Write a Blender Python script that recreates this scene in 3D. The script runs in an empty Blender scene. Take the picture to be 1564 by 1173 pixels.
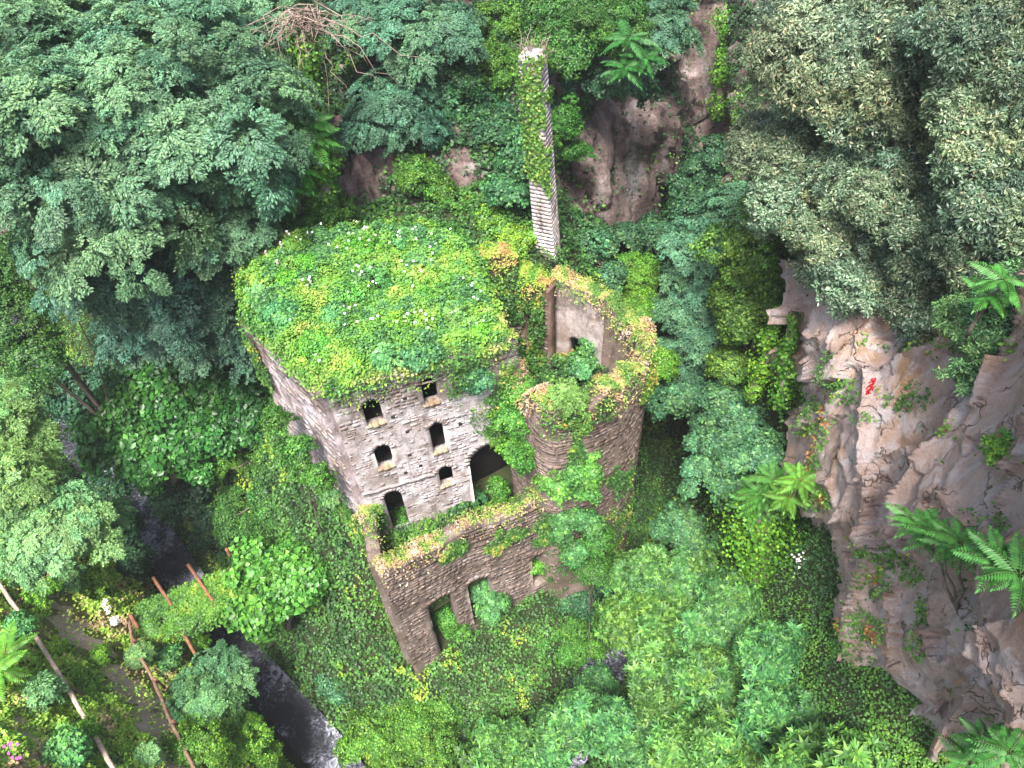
import bpy, math, random
import numpy as np
from mathutils import Matrix, Vector

rng = np.random.default_rng(7)
random.seed(7)
scn = bpy.context.scene
COL = scn.collection

# ------------------------------------------------------------------ camera
F, CX, CY, H = 1200.0, 782.0, 586.5, 52.0
_nad = np.array([850 - CX, -(1600 - CY), -F]); _nad /= np.linalg.norm(_nad)
_up = -_nad
_v = np.array([0, 0, -1.0]); _Y = _v - _up * _v.dot(_up); _Y /= np.linalg.norm(_Y)
RM = np.array([np.cross(_Y, _up), _Y, _up])
cam_data = bpy.data.cameras.new('camera')
cam = bpy.data.objects.new('camera', cam_data); COL.objects.link(cam)
m4 = np.eye(4); m4[:3, :3] = RM; m4[2, 3] = H
cam.matrix_world = Matrix(m4.tolist())
cam_data.sensor_width = 36.0
cam_data.lens = 36.0 * F / 1564.0
cam_data.clip_end = 1000.0
cam_data.clip_start = 0.5
scn.camera = cam

# ------------------------------------------------------------------ world, sun, exposure
SUN_EL, SUN_AZ = math.radians(64), math.radians(196)      # azimuth measured from +Y clockwise
w = bpy.data.worlds.new('World'); scn.world = w; w.use_nodes = True
nt = w.node_tree; nt.nodes.clear()
sky = nt.nodes.new('ShaderNodeTexSky'); sky.sky_type = 'NISHITA'; sky.sun_disc = False
sky.sun_elevation = SUN_EL; sky.sun_rotation = SUN_AZ
sky.air_density = 1.0; sky.dust_density = 4.0; sky.ozone_density = 1.0
bg = nt.nodes.new('ShaderNodeBackground'); bg.inputs[1].default_value = 0.095
wo = nt.nodes.new('ShaderNodeOutputWorld')
nt.links.new(sky.outputs[0], bg.inputs[0]); nt.links.new(bg.outputs[0], wo.inputs[0])
sd = bpy.data.lights.new('sun', 'SUN'); sd.energy = 3.4; sd.angle = math.radians(16); sd.color = (1.0, 0.95, 0.88)
so = bpy.data.objects.new('sun', sd); COL.objects.link(so)
sdir = Vector((math.sin(SUN_AZ) * math.cos(SUN_EL), math.cos(SUN_AZ) * math.cos(SUN_EL), math.sin(SUN_EL)))
so.rotation_euler = sdir.to_track_quat('Z', 'Y').to_euler()
scn.view_settings.view_transform = 'Standard'; scn.view_settings.look = 'None'
scn.view_settings.exposure = 1.72; scn.view_settings.gamma = 1.0
scn.view_settings.use_curve_mapping = False
scn.cycles.max_bounces = 5; scn.cycles.diffuse_bounces = 3; scn.cycles.glossy_bounces = 2
scn.cycles.transmission_bounces = 3

# ------------------------------------------------------------------ pixel helpers (where a thing stands)
def ray(px, py): return RM @ np.array([px - CX, -(py - CY), -F])
def at_z(px, py, z):
    d = ray(px, py); return np.array([0, 0, H]) + d * (z - H) / d[2]
def at_h(px, py, h):
    d = ray(px, py); return np.array([0, 0, H]) + d * h / math.hypot(d[0], d[1])
def proj(P):
    P = np.atleast_2d(P); c = (P - np.array([0, 0, H])) @ RM
    return np.stack([CX + F * c[:, 0] / -c[:, 2], CY - F * c[:, 1] / -c[:, 2], -c[:, 2]], 1)

# ------------------------------------------------------------------ noise
def _hash(ix, iy, iz, s):
    h = (ix * 374761393 + iy * 668265263 + iz * 1440662683 + s * 982451653) & 0xffffffff
    h = ((h ^ (h >> 13)) * 1274126177) & 0xffffffff
    return ((h ^ (h >> 16)) & 0xffffff) / float(0xffffff)
def vnoise(p, s=0):
    p = np.asarray(p, float); i = np.floor(p).astype(np.int64); f = p - i; f = f * f * (3 - 2 * f)
    r = 0
    for dx in (0, 1):
        wx = f[..., 0] if dx else 1 - f[..., 0]
        for dy in (0, 1):
            wy = f[..., 1] if dy else 1 - f[..., 1]
            for dz in (0, 1):
                wz = f[..., 2] if dz else 1 - f[..., 2]
                r = r + wx * wy * wz * _hash(i[..., 0] + dx, i[..., 1] + dy, i[..., 2] + dz, s)
    return r
def fbm(p, o=4, s=0):
    p = np.asarray(p, float); a, t, r = 1.0, 0.0, 0.0
    for k in range(o):
        r = r + a * vnoise(p * 2 ** k + k * 17.3, s + k); t += a; a *= 0.5
    return r / t
def unit(v): return v / np.maximum(np.linalg.norm(v, axis=-1, keepdims=True), 1e-9)

# ------------------------------------------------------------------ mesh helpers
def mesh(name, V, faces, mat, col=None, smooth=False):
    """faces: list of arrays (n,3) and / or (n,4). col: (nV,3) attribute."""
    me = bpy.data.meshes.new(name); V = np.asarray(V, np.float32)
    me.vertices.add(len(V)); me.vertices.foreach_set('co', V.ravel())
    fs = [np.asarray(f, np.int32) for f in faces if len(f)]
    tot = sum(f.size for f in fs); me.loops.add(tot)
    me.loops.foreach_set('vertex_index', np.concatenate([f.ravel() for f in fs]))
    sizes = np.concatenate([np.full(len(f), f.shape[1], np.int32) for f in fs])
    me.polygons.add(len(sizes))
    me.polygons.foreach_set('loop_start', np.concatenate([[0], np.cumsum(sizes)[:-1]]).astype(np.int32))
    me.polygons.foreach_set('loop_total', sizes)
    if smooth: me.polygons.foreach_set('use_smooth', np.ones(len(sizes), bool))
    me.update(calc_edges=True)
    if col is not None:
        at = me.color_attributes.new('col', 'FLOAT_COLOR', 'POINT')
        c = np.ones((len(V), 4), np.float32); c[:, :3] = col
        at.data.foreach_set('color', c.ravel())
    me.materials.append(mat)
    return me
def link(name, me, parent=None, kind=None, label=None, cat=None, group=None, loc=None):
    o = bpy.data.objects.new(name, me); COL.objects.link(o)
    if parent is not None: o.parent = parent
    if loc is not None: o.location = loc
    if kind: o['kind'] = kind
    if label: o['label'] = label
    if cat: o['category'] = cat
    if group: o['group'] = group
    return o
def thing(name, loc, label, cat, group=None):
    return link(name, None, label=label, cat=cat, group=group, loc=tuple(float(v) for v in loc))

def tube(pts, rad, n=7, rough=0.0, seed=0):
    """tapered tube through pts -> V, quads"""
    pts = np.asarray(pts, float); m = len(pts)
    rad = np.interp(np.linspace(0, 1, m), np.linspace(0, 1, len(np.atleast_1d(rad))), np.atleast_1d(rad)) if np.ndim(rad) else np.full(m, rad)
    t = unit(np.gradient(pts, axis=0)); ref = np.array([0.31, 0.17, 0.93]); ref2 = np.array([0.93, 0.31, 0.1])
    V = []
    for k in range(m):
        r = ref if abs(t[k].dot(ref)) < 0.8 else ref2
        if k == 0: a = unit(np.cross(t[k], r))
        else: a = unit(a - t[k] * a.dot(t[k]))
        b = np.cross(t[k], a)
        for j in range(n):
            an = 2 * math.pi * j / n
            rr = rad[k] * (1 + rough * (_hash(np.int64(j), np.int64(k), np.int64(0), seed) - 0.5))
            V.append(pts[k] + (a * math.cos(an) + b * math.sin(an)) * rr)
    Q = []
    for k in range(m - 1):
        for j in range(n):
            j2 = (j + 1) % n
            Q.append((k * n + j, k * n + j2, (k + 1) * n + j2, (k + 1) * n + j))
    c0 = len(V); V.append(pts[0]); V.append(pts[-1])
    T = [(c0, (j + 1) % n, j) for j in range(n)] + [(c0 + 1, (m - 1) * n + j, (m - 1) * n + (j + 1) % n) for j in range(n)]
    return np.array(V), np.array(Q), np.array(T)
def join(parts):
    V, Q, T, o = [], [], [], 0
    for p in parts:
        V.append(p[0]); Q.append(p[1] + o)
        if len(p) > 2 and len(p[2]): T.append(p[2] + o)
        o += len(p[0])
    return np.concatenate(V), np.concatenate(Q), (np.concatenate(T) if T else np.zeros((0, 3), int))
def bend(a, b, n=7, sag=0.0, wob=0.1, seed=0):
    r = np.random.default_rng(seed); t = np.linspace(0, 1, n)[:, None]
    p = np.asarray(a, float) * (1 - t) + np.asarray(b, float) * t
    p += (r.random((n, 3)) - 0.5) * wob * np.sin(t * math.pi); p[:, 2] += sag * 4 * t[:, 0] * (1 - t[:, 0])
    return p

# ------------------------------------------------------------------ materials
def new_mat(name):
    m = bpy.data.materials.new(name); m.use_nodes = True; n = m.node_tree; n.nodes.clear()
    return m, n
def N(n, t, **k):
    x = n.nodes.new(t)
    for a, b in k.items(): setattr(x, a, b)
    return x
def ramp(n, fac, stops):
    r = n.nodes.new('ShaderNodeValToRGB'); e = r.color_ramp.elements
    while len(e) < len(stops): e.new(0.5)
    for el, (p, c) in zip(e, stops): el.position = p; el.color = (*c, 1)
    n.links.new(fac, r.inputs[0]); return r.outputs[0]
def noise(n, vec, scale, detail=4, rough=0.6, dist=0.0):
    x = n.nodes.new('ShaderNodeTexNoise'); x.inputs['Scale'].default_value = scale
    x.inputs['Detail'].default_value = detail; x.inputs['Roughness'].default_value = rough
    x.inputs['Distortion'].default_value = dist
    if vec is not None: n.links.new(vec, x.inputs['Vector'])
    return x.outputs['Fac']
def mixc(n, fac, a, b, mode='MIX'):
    x = n.nodes.new('ShaderNodeMix'); x.data_type = 'RGBA'; x.blend_type = mode
    for s, v in ((x.inputs[0], fac), (x.inputs[6], a), (x.inputs[7], b)):
        if hasattr(v, 'is_linked') or hasattr(v, 'links'): n.links.new(v, s)
        elif isinstance(v, tuple): s.default_value = (*v, 1)
        else: s.default_value = v
    return x.outputs[2]
def mapping(n, vec, scale):
    x = n.nodes.new('ShaderNodeMapping'); x.inputs['Scale'].default_value = scale
    n.links.new(vec, x.inputs[0]); return x.outputs[0]

def leaf_material(name, gloss, trans):
    m, n = new_mat(name)
    at = N(n, 'ShaderNodeAttribute', attribute_name='col')
    oi = N(n, 'ShaderNodeObjectInfo')
    c = mixc(n, 1.0, at.outputs['Color'], oi.outputs['Color'], 'MULTIPLY')
    p = N(n, 'ShaderNodeBsdfPrincipled'); p.inputs['Roughness'].default_value = gloss
    p.inputs['Specular IOR Level'].default_value = 0.35
    n.links.new(c, p.inputs['Base Color'])
    t = N(n, 'ShaderNodeBsdfTranslucent'); n.links.new(mixc(n, 1.0, c, (1.25, 1.2, 0.6), 'MULTIPLY'), t.inputs['Color'])
    mx = N(n, 'ShaderNodeMixShader'); mx.inputs[0].default_value = trans
    o = N(n, 'ShaderNodeOutputMaterial')
    n.links.new(p.outputs[0], mx.inputs[1]); n.links.new(t.outputs[0], mx.inputs[2]); n.links.new(mx.outputs[0], o.inputs[0])
    return m
M_LEAF = leaf_material('leaf', 0.48, 0.2)
M_GLOSSY = leaf_material('glossy_leaf', 0.4, 0.14)

def simple_mat(name, build, rough=0.9, bump=None, spec=0.3):
    m, n = new_mat(name)
    g = N(n, 'ShaderNodeNewGeometry'); pos = g.outputs['Position']
    c, hgt = build(n, pos)
    p = N(n, 'ShaderNodeBsdfPrincipled'); p.inputs['Specular IOR Level'].default_value = spec
    if isinstance(rough, float): p.inputs['Roughness'].default_value = rough
    n.links.new(c, p.inputs['Base Color'])
    if hgt is not None:
        b = N(n, 'ShaderNodeBump'); b.inputs['Strength'].default_value = bump[0]; b.inputs['Distance'].default_value = bump[1]
        n.links.new(hgt, b.inputs['Height']); n.links.new(b.outputs[0], p.inputs['Normal'])
    o = N(n, 'ShaderNodeOutputMaterial'); n.links.new(p.outputs[0], o.inputs[0])
    return m
def b_soil(n, pos):
    a = noise(n, pos, 0.35, 6); b = noise(n, pos, 5.0, 5)
    c = ramp(n, a, [(0.35, (0.020, 0.024, 0.012)), (0.55, (0.032, 0.045, 0.014)), (0.7, (0.07, 0.05, 0.03))])
    return mixc(n, b, c, (0.035, 0.05, 0.015)), b
M_SOIL = simple_mat('mossy_soil', b_soil, bump=(0.8, 0.3))
def b_path(n, pos):
    a = noise(n, pos, 0.9, 6); b = noise(n, pos, 8.0, 5)
    return mixc(n, b, ramp(n, a, [(0.3, (0.34, 0.26, 0.21)), (0.55, (0.52, 0.43, 0.38)), (0.75, (0.62, 0.55, 0.52))]), (0.34, 0.27, 0.22)), b
M_PATH = simple_mat('dry_earth', b_path, bump=(0.8, 0.15))
def b_cliff(n, pos):
    st = mapping(n, pos, (0.55, 0.55, 0.16))
    a = noise(n, st, 1.0, 8, 0.62, 0.8)
    base = ramp(n, a, [(0.28, (0.34, 0.21, 0.16)), (0.40, (0.60, 0.42, 0.35)), (0.52, (0.71, 0.52, 0.45)), (0.62, (0.77, 0.60, 0.56)), (0.75, (0.82, 0.72, 0.71))])
    oc = noise(n, pos, 0.33, 3, 0.5)
    base = mixc(n, ramp(n, oc, [(0.55, (0, 0, 0)), (0.68, (1, 1, 1))]), base, (0.60, 0.37, 0.22))
    wt = noise(n, mapping(n, pos, (0.6, 0.6, 0.22)), 1.3, 6, 0.65, 1.2)
    base = mixc(n, ramp(n, wt, [(0.50, (0, 0, 0)), (0.62, (0.85, 0.85, 0.85))]), base, (0.78, 0.70, 0.70))
    dk = noise(n, mapping(n, pos, (0.7, 0.7, 0.3)), 0.9, 6, 0.6, 0.5)
    base = mixc(n, ramp(n, dk, [(0.60, (0, 0, 0)), (0.72, (0.45, 0.45, 0.45))]), base, (0.30, 0.22, 0.17))
    f = noise(n, pos, 5.0, 12, 0.85)
    base = mixc(n, ramp(n, f, [(0.36, (0.68, 0.66, 0.66)), (0.48, (1.0, 1.0, 1.0)), (0.62, (1.15, 1.15, 1.15))]), (0, 0, 0), base)
    ms = noise(n, pos, 1.1, 8, 0.8, 0.3)
    base = mixc(n, ramp(n, ms, [(0.62, (0, 0, 0)), (0.70, (0.55, 0.55, 0.55))]), base, (0.24, 0.19, 0.12))
    dist = N(n, 'ShaderNodeVectorMath', operation='ADD'); n.links.new(mapping(n, pos, (0.45, 0.45, 0.3)), dist.inputs[0])
    nz_ = N(n, 'ShaderNodeTexNoise'); nz_.inputs['Scale'].default_value = 0.9; nz_.inputs['Detail'].default_value = 5; n.links.new(pos, nz_.inputs['Vector']); n.links.new(nz_.outputs['Color'], dist.inputs[1])
    vo = N(n, 'ShaderNodeTexVoronoi', feature='DISTANCE_TO_EDGE'); vo.inputs['Scale'].default_value = 1.0; n.links.new(dist.outputs[0], vo.inputs['Vector'])
    crack = mixc(n, ramp(n, noise(n, pos, 0.5, 3), [(0.50, (0, 0, 0)), (0.58, (1, 1, 1))]), (1, 1, 1), ramp(n, vo.outputs['Distance'], [(0.0, (0.30, 0.25, 0.22)), (0.03, (1, 1, 1))]))
    base = mixc(n, 1.0, base, crack, 'MULTIPLY')
    h = N(n, 'ShaderNodeMath', operation='ADD'); n.links.new(f, h.inputs[0]); n.links.new(noise(n, pos, 1.6, 8, 0.7), h.inputs[1])
    h2 = N(n, 'ShaderNodeMath', operation='ADD'); n.links.new(h.outputs[0], h2.inputs[0]); n.links.new(crack, h2.inputs[1])
    return base, h2.outputs[0]
M_CLIFF = simple_mat('pink_tuff', b_cliff, bump=(1.0, 0.35))
def b_backcliff(n, pos):
    st = mapping(n, pos, (0.5, 0.5, 0.10))
    a = noise(n, st, 1.0, 8, 0.6, 0.6)
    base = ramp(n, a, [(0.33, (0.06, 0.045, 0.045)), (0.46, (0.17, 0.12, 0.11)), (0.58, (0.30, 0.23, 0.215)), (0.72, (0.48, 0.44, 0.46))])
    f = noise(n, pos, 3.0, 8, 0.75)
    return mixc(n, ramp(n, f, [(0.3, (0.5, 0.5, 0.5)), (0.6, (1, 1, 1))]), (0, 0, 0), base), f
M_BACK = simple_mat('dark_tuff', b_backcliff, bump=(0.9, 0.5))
def b_wall(dark, grime=True):
    def f(n, pos):
        at = N(n, 'ShaderNodeAttribute', attribute_name='col')
        a = noise(n, pos, 0.5, 6, 0.65, 0.4)
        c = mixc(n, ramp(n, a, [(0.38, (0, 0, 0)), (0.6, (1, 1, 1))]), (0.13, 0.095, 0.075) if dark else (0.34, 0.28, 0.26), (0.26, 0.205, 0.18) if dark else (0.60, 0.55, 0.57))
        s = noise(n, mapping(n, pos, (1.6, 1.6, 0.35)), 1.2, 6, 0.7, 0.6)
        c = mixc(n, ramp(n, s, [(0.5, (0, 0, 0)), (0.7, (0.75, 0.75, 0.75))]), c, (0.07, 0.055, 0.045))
        if grime and not dark:
            sx = N(n, 'ShaderNodeSeparateXYZ'); n.links.new(pos, sx.inputs[0]); gm = N(n, 'ShaderNodeMath', operation='MULTIPLY_ADD'); n.links.new(sx.outputs[2], gm.inputs[0]); gm.inputs[1].default_value = 0.075; gm.inputs[2].default_value = -1.05
            ga = N(n, 'ShaderNodeMath', operation='ADD'); n.links.new(gm.outputs[0], ga.inputs[0]); n.links.new(noise(n, pos, 0.9, 6, 0.7, 0.5), ga.inputs[1])
            c = mixc(n, ramp(n, ga.outputs[0], [(0.70, (0, 0, 0)), (0.92, (0.85, 0.85, 0.85))]), c, (0.10, 0.075, 0.06))
            c = mixc(n, ramp(n, noise(n, pos, 2.2, 6, 0.75), [(0.5, (0, 0, 0)), (0.66, (0.6, 0.6, 0.6))]), c, (0.19, 0.15, 0.14))
        sp = noise(n, pos, 9.0, 5, 0.8)
        c = mixc(n, ramp(n, sp, [(0.3, (0.6, 0.6, 0.6)), (0.65, (1.12, 1.12, 1.12))]), (0, 0, 0), c)
        li = noise(n, pos, 4.0, 3, 0.6)
        c = mixc(n, ramp(n, li, [(0.64, (0, 0, 0)), (0.70, (0.8, 0.8, 0.8))]), c, (0.55, 0.54, 0.50))
        return mixc(n, 1.0, c, at.outputs['Color'], 'MULTIPLY'), sp
    return f
M_FACADE = simple_mat('pale_tuff_masonry', b_wall(False), bump=(0.8, 0.08))
M_CHIMNEY = simple_mat('pale_chimney_masonry', b_wall(False, False), bump=(0.6, 0.05))
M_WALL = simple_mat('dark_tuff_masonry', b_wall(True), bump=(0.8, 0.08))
def b_wood(n, pos):
    a = noise(n, pos, 3.0, 6, 0.7)
    oi = N(n, 'ShaderNodeObjectInfo')
    return mixc(n, 1.0, ramp(n, a, [(0.3, (0.14, 0.10, 0.08)), (0.6, (0.34, 0.27, 0.23)), (0.8, (0.46, 0.40, 0.36))]), oi.outputs['Color'], 'MULTIPLY'), a
M_WOOD = simple_mat('weathered_wood', b_wood, bump=(0.6, 0.05))
def b_bark(n, pos):
    a = noise(n, mapping(n, pos, (3, 3, 0.8)), 2.0, 6, 0.7)
    return ramp(n, a, [(0.3, (0.05, 0.04, 0.03)), (0.7, (0.22, 0.18, 0.15))]), a
M_BARK = simple_mat('bark', b_bark, bump=(0.7, 0.05))
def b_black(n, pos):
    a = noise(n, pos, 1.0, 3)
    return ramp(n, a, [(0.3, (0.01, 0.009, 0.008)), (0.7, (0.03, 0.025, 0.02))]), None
M_INSIDE = simple_mat('interior_shade', b_black)  # near-black colour stands in for the shade indoors
# water
m, n = new_mat('stream_water')
g = N(n, 'ShaderNodeNewGeometry')
foam = noise(n, mapping(n, g.outputs['Position'], (1, 1, 1)), 1.7, 9, 0.72, 1.6)
foam2 = noise(n, g.outputs['Position'], 0.28, 3, 0.5, 0.4)
fm = N(n, 'ShaderNodeMath', operation='MULTIPLY'); n.links.new(foam, fm.inputs[0]); n.links.new(foam2, fm.inputs[1])
c = ramp(n, fm.outputs[0], [(0.22, (0.02, 0.022, 0.03)), (0.27, (0.07, 0.075, 0.10)), (0.34, (0.42, 0.44, 0.52))])
p = N(n, 'ShaderNodeBsdfPrincipled'); p.inputs['Roughness'].default_value = 0.18
n.links.new(c, p.inputs['Base Color'])
bm_ = N(n, 'ShaderNodeBump'); bm_.inputs['Strength'].default_value = 0.9; bm_.inputs['Distance'].default_value = 0.25
n.links.new(noise(n, g.outputs['Position'], 2.6, 6, 0.7, 0.6), bm_.inputs['Height']); n.links.new(bm_.outputs[0], p.inputs['Normal'])
o = N(n, 'ShaderNodeOutputMaterial'); n.links.new(p.outputs[0], o.inputs[0]); M_WATER = m

# ------------------------------------------------------------------ ground heightfield
gp = []
def g(px, py, z): gp.append(tuple(at_z(px, py, z)))
def gw(*a): gp.append(a)
LS = [(560, 1250), (520, 1173), (420, 1060), (330, 960), (265, 860), (200, 770), (120, 680), (60, 590), (20, 450)]
ls_pts = [at_z(x, y, -16) for x, y in LS]
rs_pts = [at_z(930, 1000, -16), at_z(962, 850, -15.5), at_z(1000, 740, -15), at_z(1015, 600, -14), at_z(1045, 450, -13), at_z(1090, 330, -12)]
rs_pts.insert(0, np.array([2.0, 18.0, -16.5]))
rs_pts.insert(0, np.array([-8.0, 12.0, -17.0]))
for p in ls_pts + rs_pts: gw(p[0], p[1], p[2] - 0.8)
for t in [(-11.5, 27.5, 3), (-10.5, 24, -7), (-9.5, 22, -11.5), (-13, 23, -10), (-14, 27.5, -3), (-14, 33, 8), (-17, 38, 8),
          (-20, 44, 4), (-23, 40, -4), (-21, 34, -7), (-19, 28, -9), (-16, 22, -12.5), (-6, 22.3, -11), (-2, 24.5, -9), (2, 26.4, -7.5),
          (4, 27, -8.5), (-3, 19, -13.5), (3, 21.5, -14), (1, 15, -14.5), (-9, 17, -14.5), (-6, 31, 5), (-5, 36, 8), (-2, 30, 3), (3, 32, 6), (-6, 40, 16),
          (3.5, 40.5, 17), (-2, 42, 18), (-10, 42, 17), (8, 38.5, 6), (12, 38, -8), (9, 28, -12), (12, 44, 1), (10, 50, 5), (4, 47, 18),
          (-4, 47, 17), (-12, 48, 15), (-20, 52, 14), (0, 58, 12), (-14, 60, 12), (-30, 62, 10), (10, 64, 14), (18, 66, 2), (28, 58, -4),
          (-45, 62, -8), (-36, 58, 0), (-60, 70, -12), (-50, 78, 2), (-75, 60, 5), (-80, 90, 10), (30, 80, 10), (45, 70, 15), (0, 90, 14), (-30, 90, 14),
          (-60, 45, -6), (-70, 40, 5), (-45, 35, -4), (-90, 40, 12)]: gw(*t)
for t in [(1060, 800, -9), (1100, 900, -6), (1160, 780, 3), (1210, 850, 8), (1100, 1000, -6), (1200, 980, 4), (1300, 1085, 9), (1400, 1115, 11),
          (1500, 1130, 13), (900, 1100, -13), (1000, 1150, -9), (1150, 1160, 0), (740, 1172, -14), (1564, 1200, 15), (1300, 1250, 8),
          (1120, 600, 0), (1180, 600, 8), (1150, 420, 2), (1040, 800, -11), (990, 1000, -13),
          (200, 950, -6), (300, 1000, -10), (300, 1173, -3), (0, 890, 0), (175, 1173, 1), (0, 1150, 7), (100, 1000, -2), (400, 1150, -11), (370, 1090, -12),
          (120, 880, -4), (20, 820, 0), (0, 700, -2), (70, 740, -7), (250, 1080, -5), (-100, 900, 6), (-60, 1300, 12), (250, 1300, 2), (200, 900, -9),
          (160, 850, -8), (480, 1300, -8), (1750, 1100, 20), (1700, 900, 24)]: g(*t)
gp = np.array(gp)
def _rbf(P, z, sm=0.15):
    n_ = len(P); D = np.linalg.norm(P[:, None] - P[None], axis=2)
    A = np.zeros((n_ + 3, n_ + 3)); A[:n_, :n_] = D - sm * 0 * np.eye(n_); A[:n_, :n_] -= np.eye(n_) * sm
    A[:n_, n_] = A[n_, :n_] = 1; A[:n_, n_ + 1:] = P; A[n_ + 1:, :n_] = P.T
    return np.linalg.solve(A, np.concatenate([z, np.zeros(3)]))
_w = _rbf(gp[:, :2], gp[:, 2])
def _seg_d(X, Y, pts):
    best = np.full(X.shape, 1e9)
    for a, b in zip(pts[:-1], pts[1:]):
        e = b[:2] - a[:2]; t = np.clip(((X - a[0]) * e[0] + (Y - a[1]) * e[1]) / e.dot(e), 0, 1)
        best = np.minimum(best, np.hypot(X - a[0] - t * e[0], Y - a[1] - t * e[1]))
    return best
def ground_z(X, Y):
    X = np.asarray(X, float); Y = np.asarray(Y, float); sh = X.shape; X = X.ravel(); Y = Y.ravel(); Z = np.zeros(len(X))
    for s in range(0, len(X), 20000):
        x, y = X[s:s + 20000], Y[s:s + 20000]
        D = np.hypot(x[:, None] - gp[:, 0], y[:, None] - gp[:, 1])
        Z[s:s + 20000] = D @ _w[:-3] + _w[-3] + _w[-2] * x + _w[-1] * y
    P3 = np.stack([X, Y, 0 * X], 1)
    Z += (fbm(P3 * 0.22, 4, 3) - 0.5) * 2.2 + (fbm(P3 * 0.9, 3, 5) - 0.5) * 0.7
    d = np.minimum(_seg_d(X, Y, ls_pts), _seg_d(X, Y, rs_pts[1:]))
    k = np.clip((d - 1.6) / 2.0, 0, 1)
    Z = np.where(d < 3.6, Z * k + (1 - k) * np.minimum(Z, -17.2), Z)
    return Z.reshape(sh)
xs = np.arange(-110, 100, 0.9); ys = np.arange(0.5, 110, 0.9)
GX, GY = np.meshgrid(xs, ys); GZ = ground_z(GX, GY)
_ct = [(1215, 425, 37.5), (1290, 445, 36), (1400, 440, 35), (1540, 470, 29.5), (1640, 470, 25.5), (1740, 470, 22)]
_cp = np.array([at_h(*q_) for q_ in _ct]); _ca = np.arctan2(_cp[:, 0], _cp[:, 1]); _chd = np.hypot(_cp[:, 0], _cp[:, 1])
_ga, _gh = np.arctan2(GX, GY), np.hypot(GX, GY); _top = np.interp(_ga, _ca, _cp[:, 2]) - 1.2; _mh = np.interp(_ga, _ca, _chd) + 1.6      # solid rock behind the cliff face
_in = (_ga > _ca[0] + 0.015) & (_gh > _mh); GZ = np.where(_in, np.maximum(GZ, _top + 0.12 * np.clip(_gh - _mh, 0, 30)), GZ)
def grid_quads(nu, nv):
    i = np.arange(nu * nv).reshape(nv, nu)
    return np.stack([i[:-1, :-1], i[:-1, 1:], i[1:, 1:], i[1:, :-1]], -1).reshape(-1, 4)
link('ground', mesh('ground', np.stack([GX, GY, GZ], -1).reshape(-1, 3), [grid_quads(len(xs), len(ys))], M_SOIL, smooth=True), kind='structure')

def ribbon(name, pts, width, z, mat, label=None):
    P = np.array([p[:2] for p in pts]); t = np.linspace(0, 1, len(P)); tt = np.linspace(0, 1, 60)
    P = np.stack([np.interp(tt, t, P[:, 0]), np.interp(tt, t, P[:, 1])], 1)
    for _ in range(4): P[1:-1] = (P[:-2] + 2 * P[1:-1] + P[2:]) / 4
    T = unit(np.gradient(P, axis=0)); Nn = np.stack([-T[:, 1], T[:, 0]], 1); zz = np.interp(tt, np.linspace(0, 1, len(np.atleast_1d(z))), np.atleast_1d(z)) if np.ndim(z) else np.full(60, z)
    V = [np.column_stack([P + Nn * width * s, zz]) for s in np.linspace(-0.5, 0.5, 7)]
    return link(name, mesh(name, np.stack(V, 1).reshape(-1, 3), [grid_quads(7, 60)], mat, smooth=True), kind='structure')
def at_g(px, py, off=0.0):
    """where the sight line comes within off metres above the ground"""
    d = ray(px, py); d = d / np.linalg.norm(d); t = np.arange(5, 140, 0.12); Q = np.array([0, 0, H]) + d * t[:, None]
    fx = np.clip(((Q[:, 0] - xs[0]) / 0.9).astype(int), 0, len(xs) - 1); fy = np.clip(((Q[:, 1] - ys[0]) / 0.9).astype(int), 0, len(ys) - 1)
    hit = np.nonzero(Q[:, 2] < GZ[fy, fx] + off)[0]; return Q[hit[0]] if len(hit) else Q[-1]
ribbon('left_stream', ls_pts, 3.4, -16.0, M_WATER)
rs_pts = rs_pts[:4]
ribbon('right_stream', rs_pts, 4.0, -15.9, M_WATER)

# ------------------------------------------------------------------ relief sheets for the cliffs
def facets(P, freq, seed, tilt=0.9):
    """blocky fractured displacement: every cell is a tilted plane"""
    q = P * freq; i0 = np.floor(q).astype(np.int64); best = np.full(len(P), 1e9); sec = np.full(len(P), 1e9); out = np.zeros(len(P))
    for dx in (-1, 0, 1):
        for dy in (-1, 0, 1):
            for dz in (-1, 0, 1):
                c = i0 + np.array([dx, dy, dz]); h = [_hash(c[:, 0], c[:, 1], c[:, 2], seed + k) for k in range(7)]
                f = c + np.stack(h[:3], 1); d = ((q - f) ** 2).sum(1); v = (h[3] - 0.5) + ((q - f) * (np.stack(h[4:7], 1) - 0.5)).sum(1) * 2 * tilt
                m_ = d < best; sec = np.where(m_, best, np.minimum(sec, d)); out = np.where(m_, v, out); best = np.where(m_, d, best)
    return out, np.sqrt(sec) - np.sqrt(best)
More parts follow.
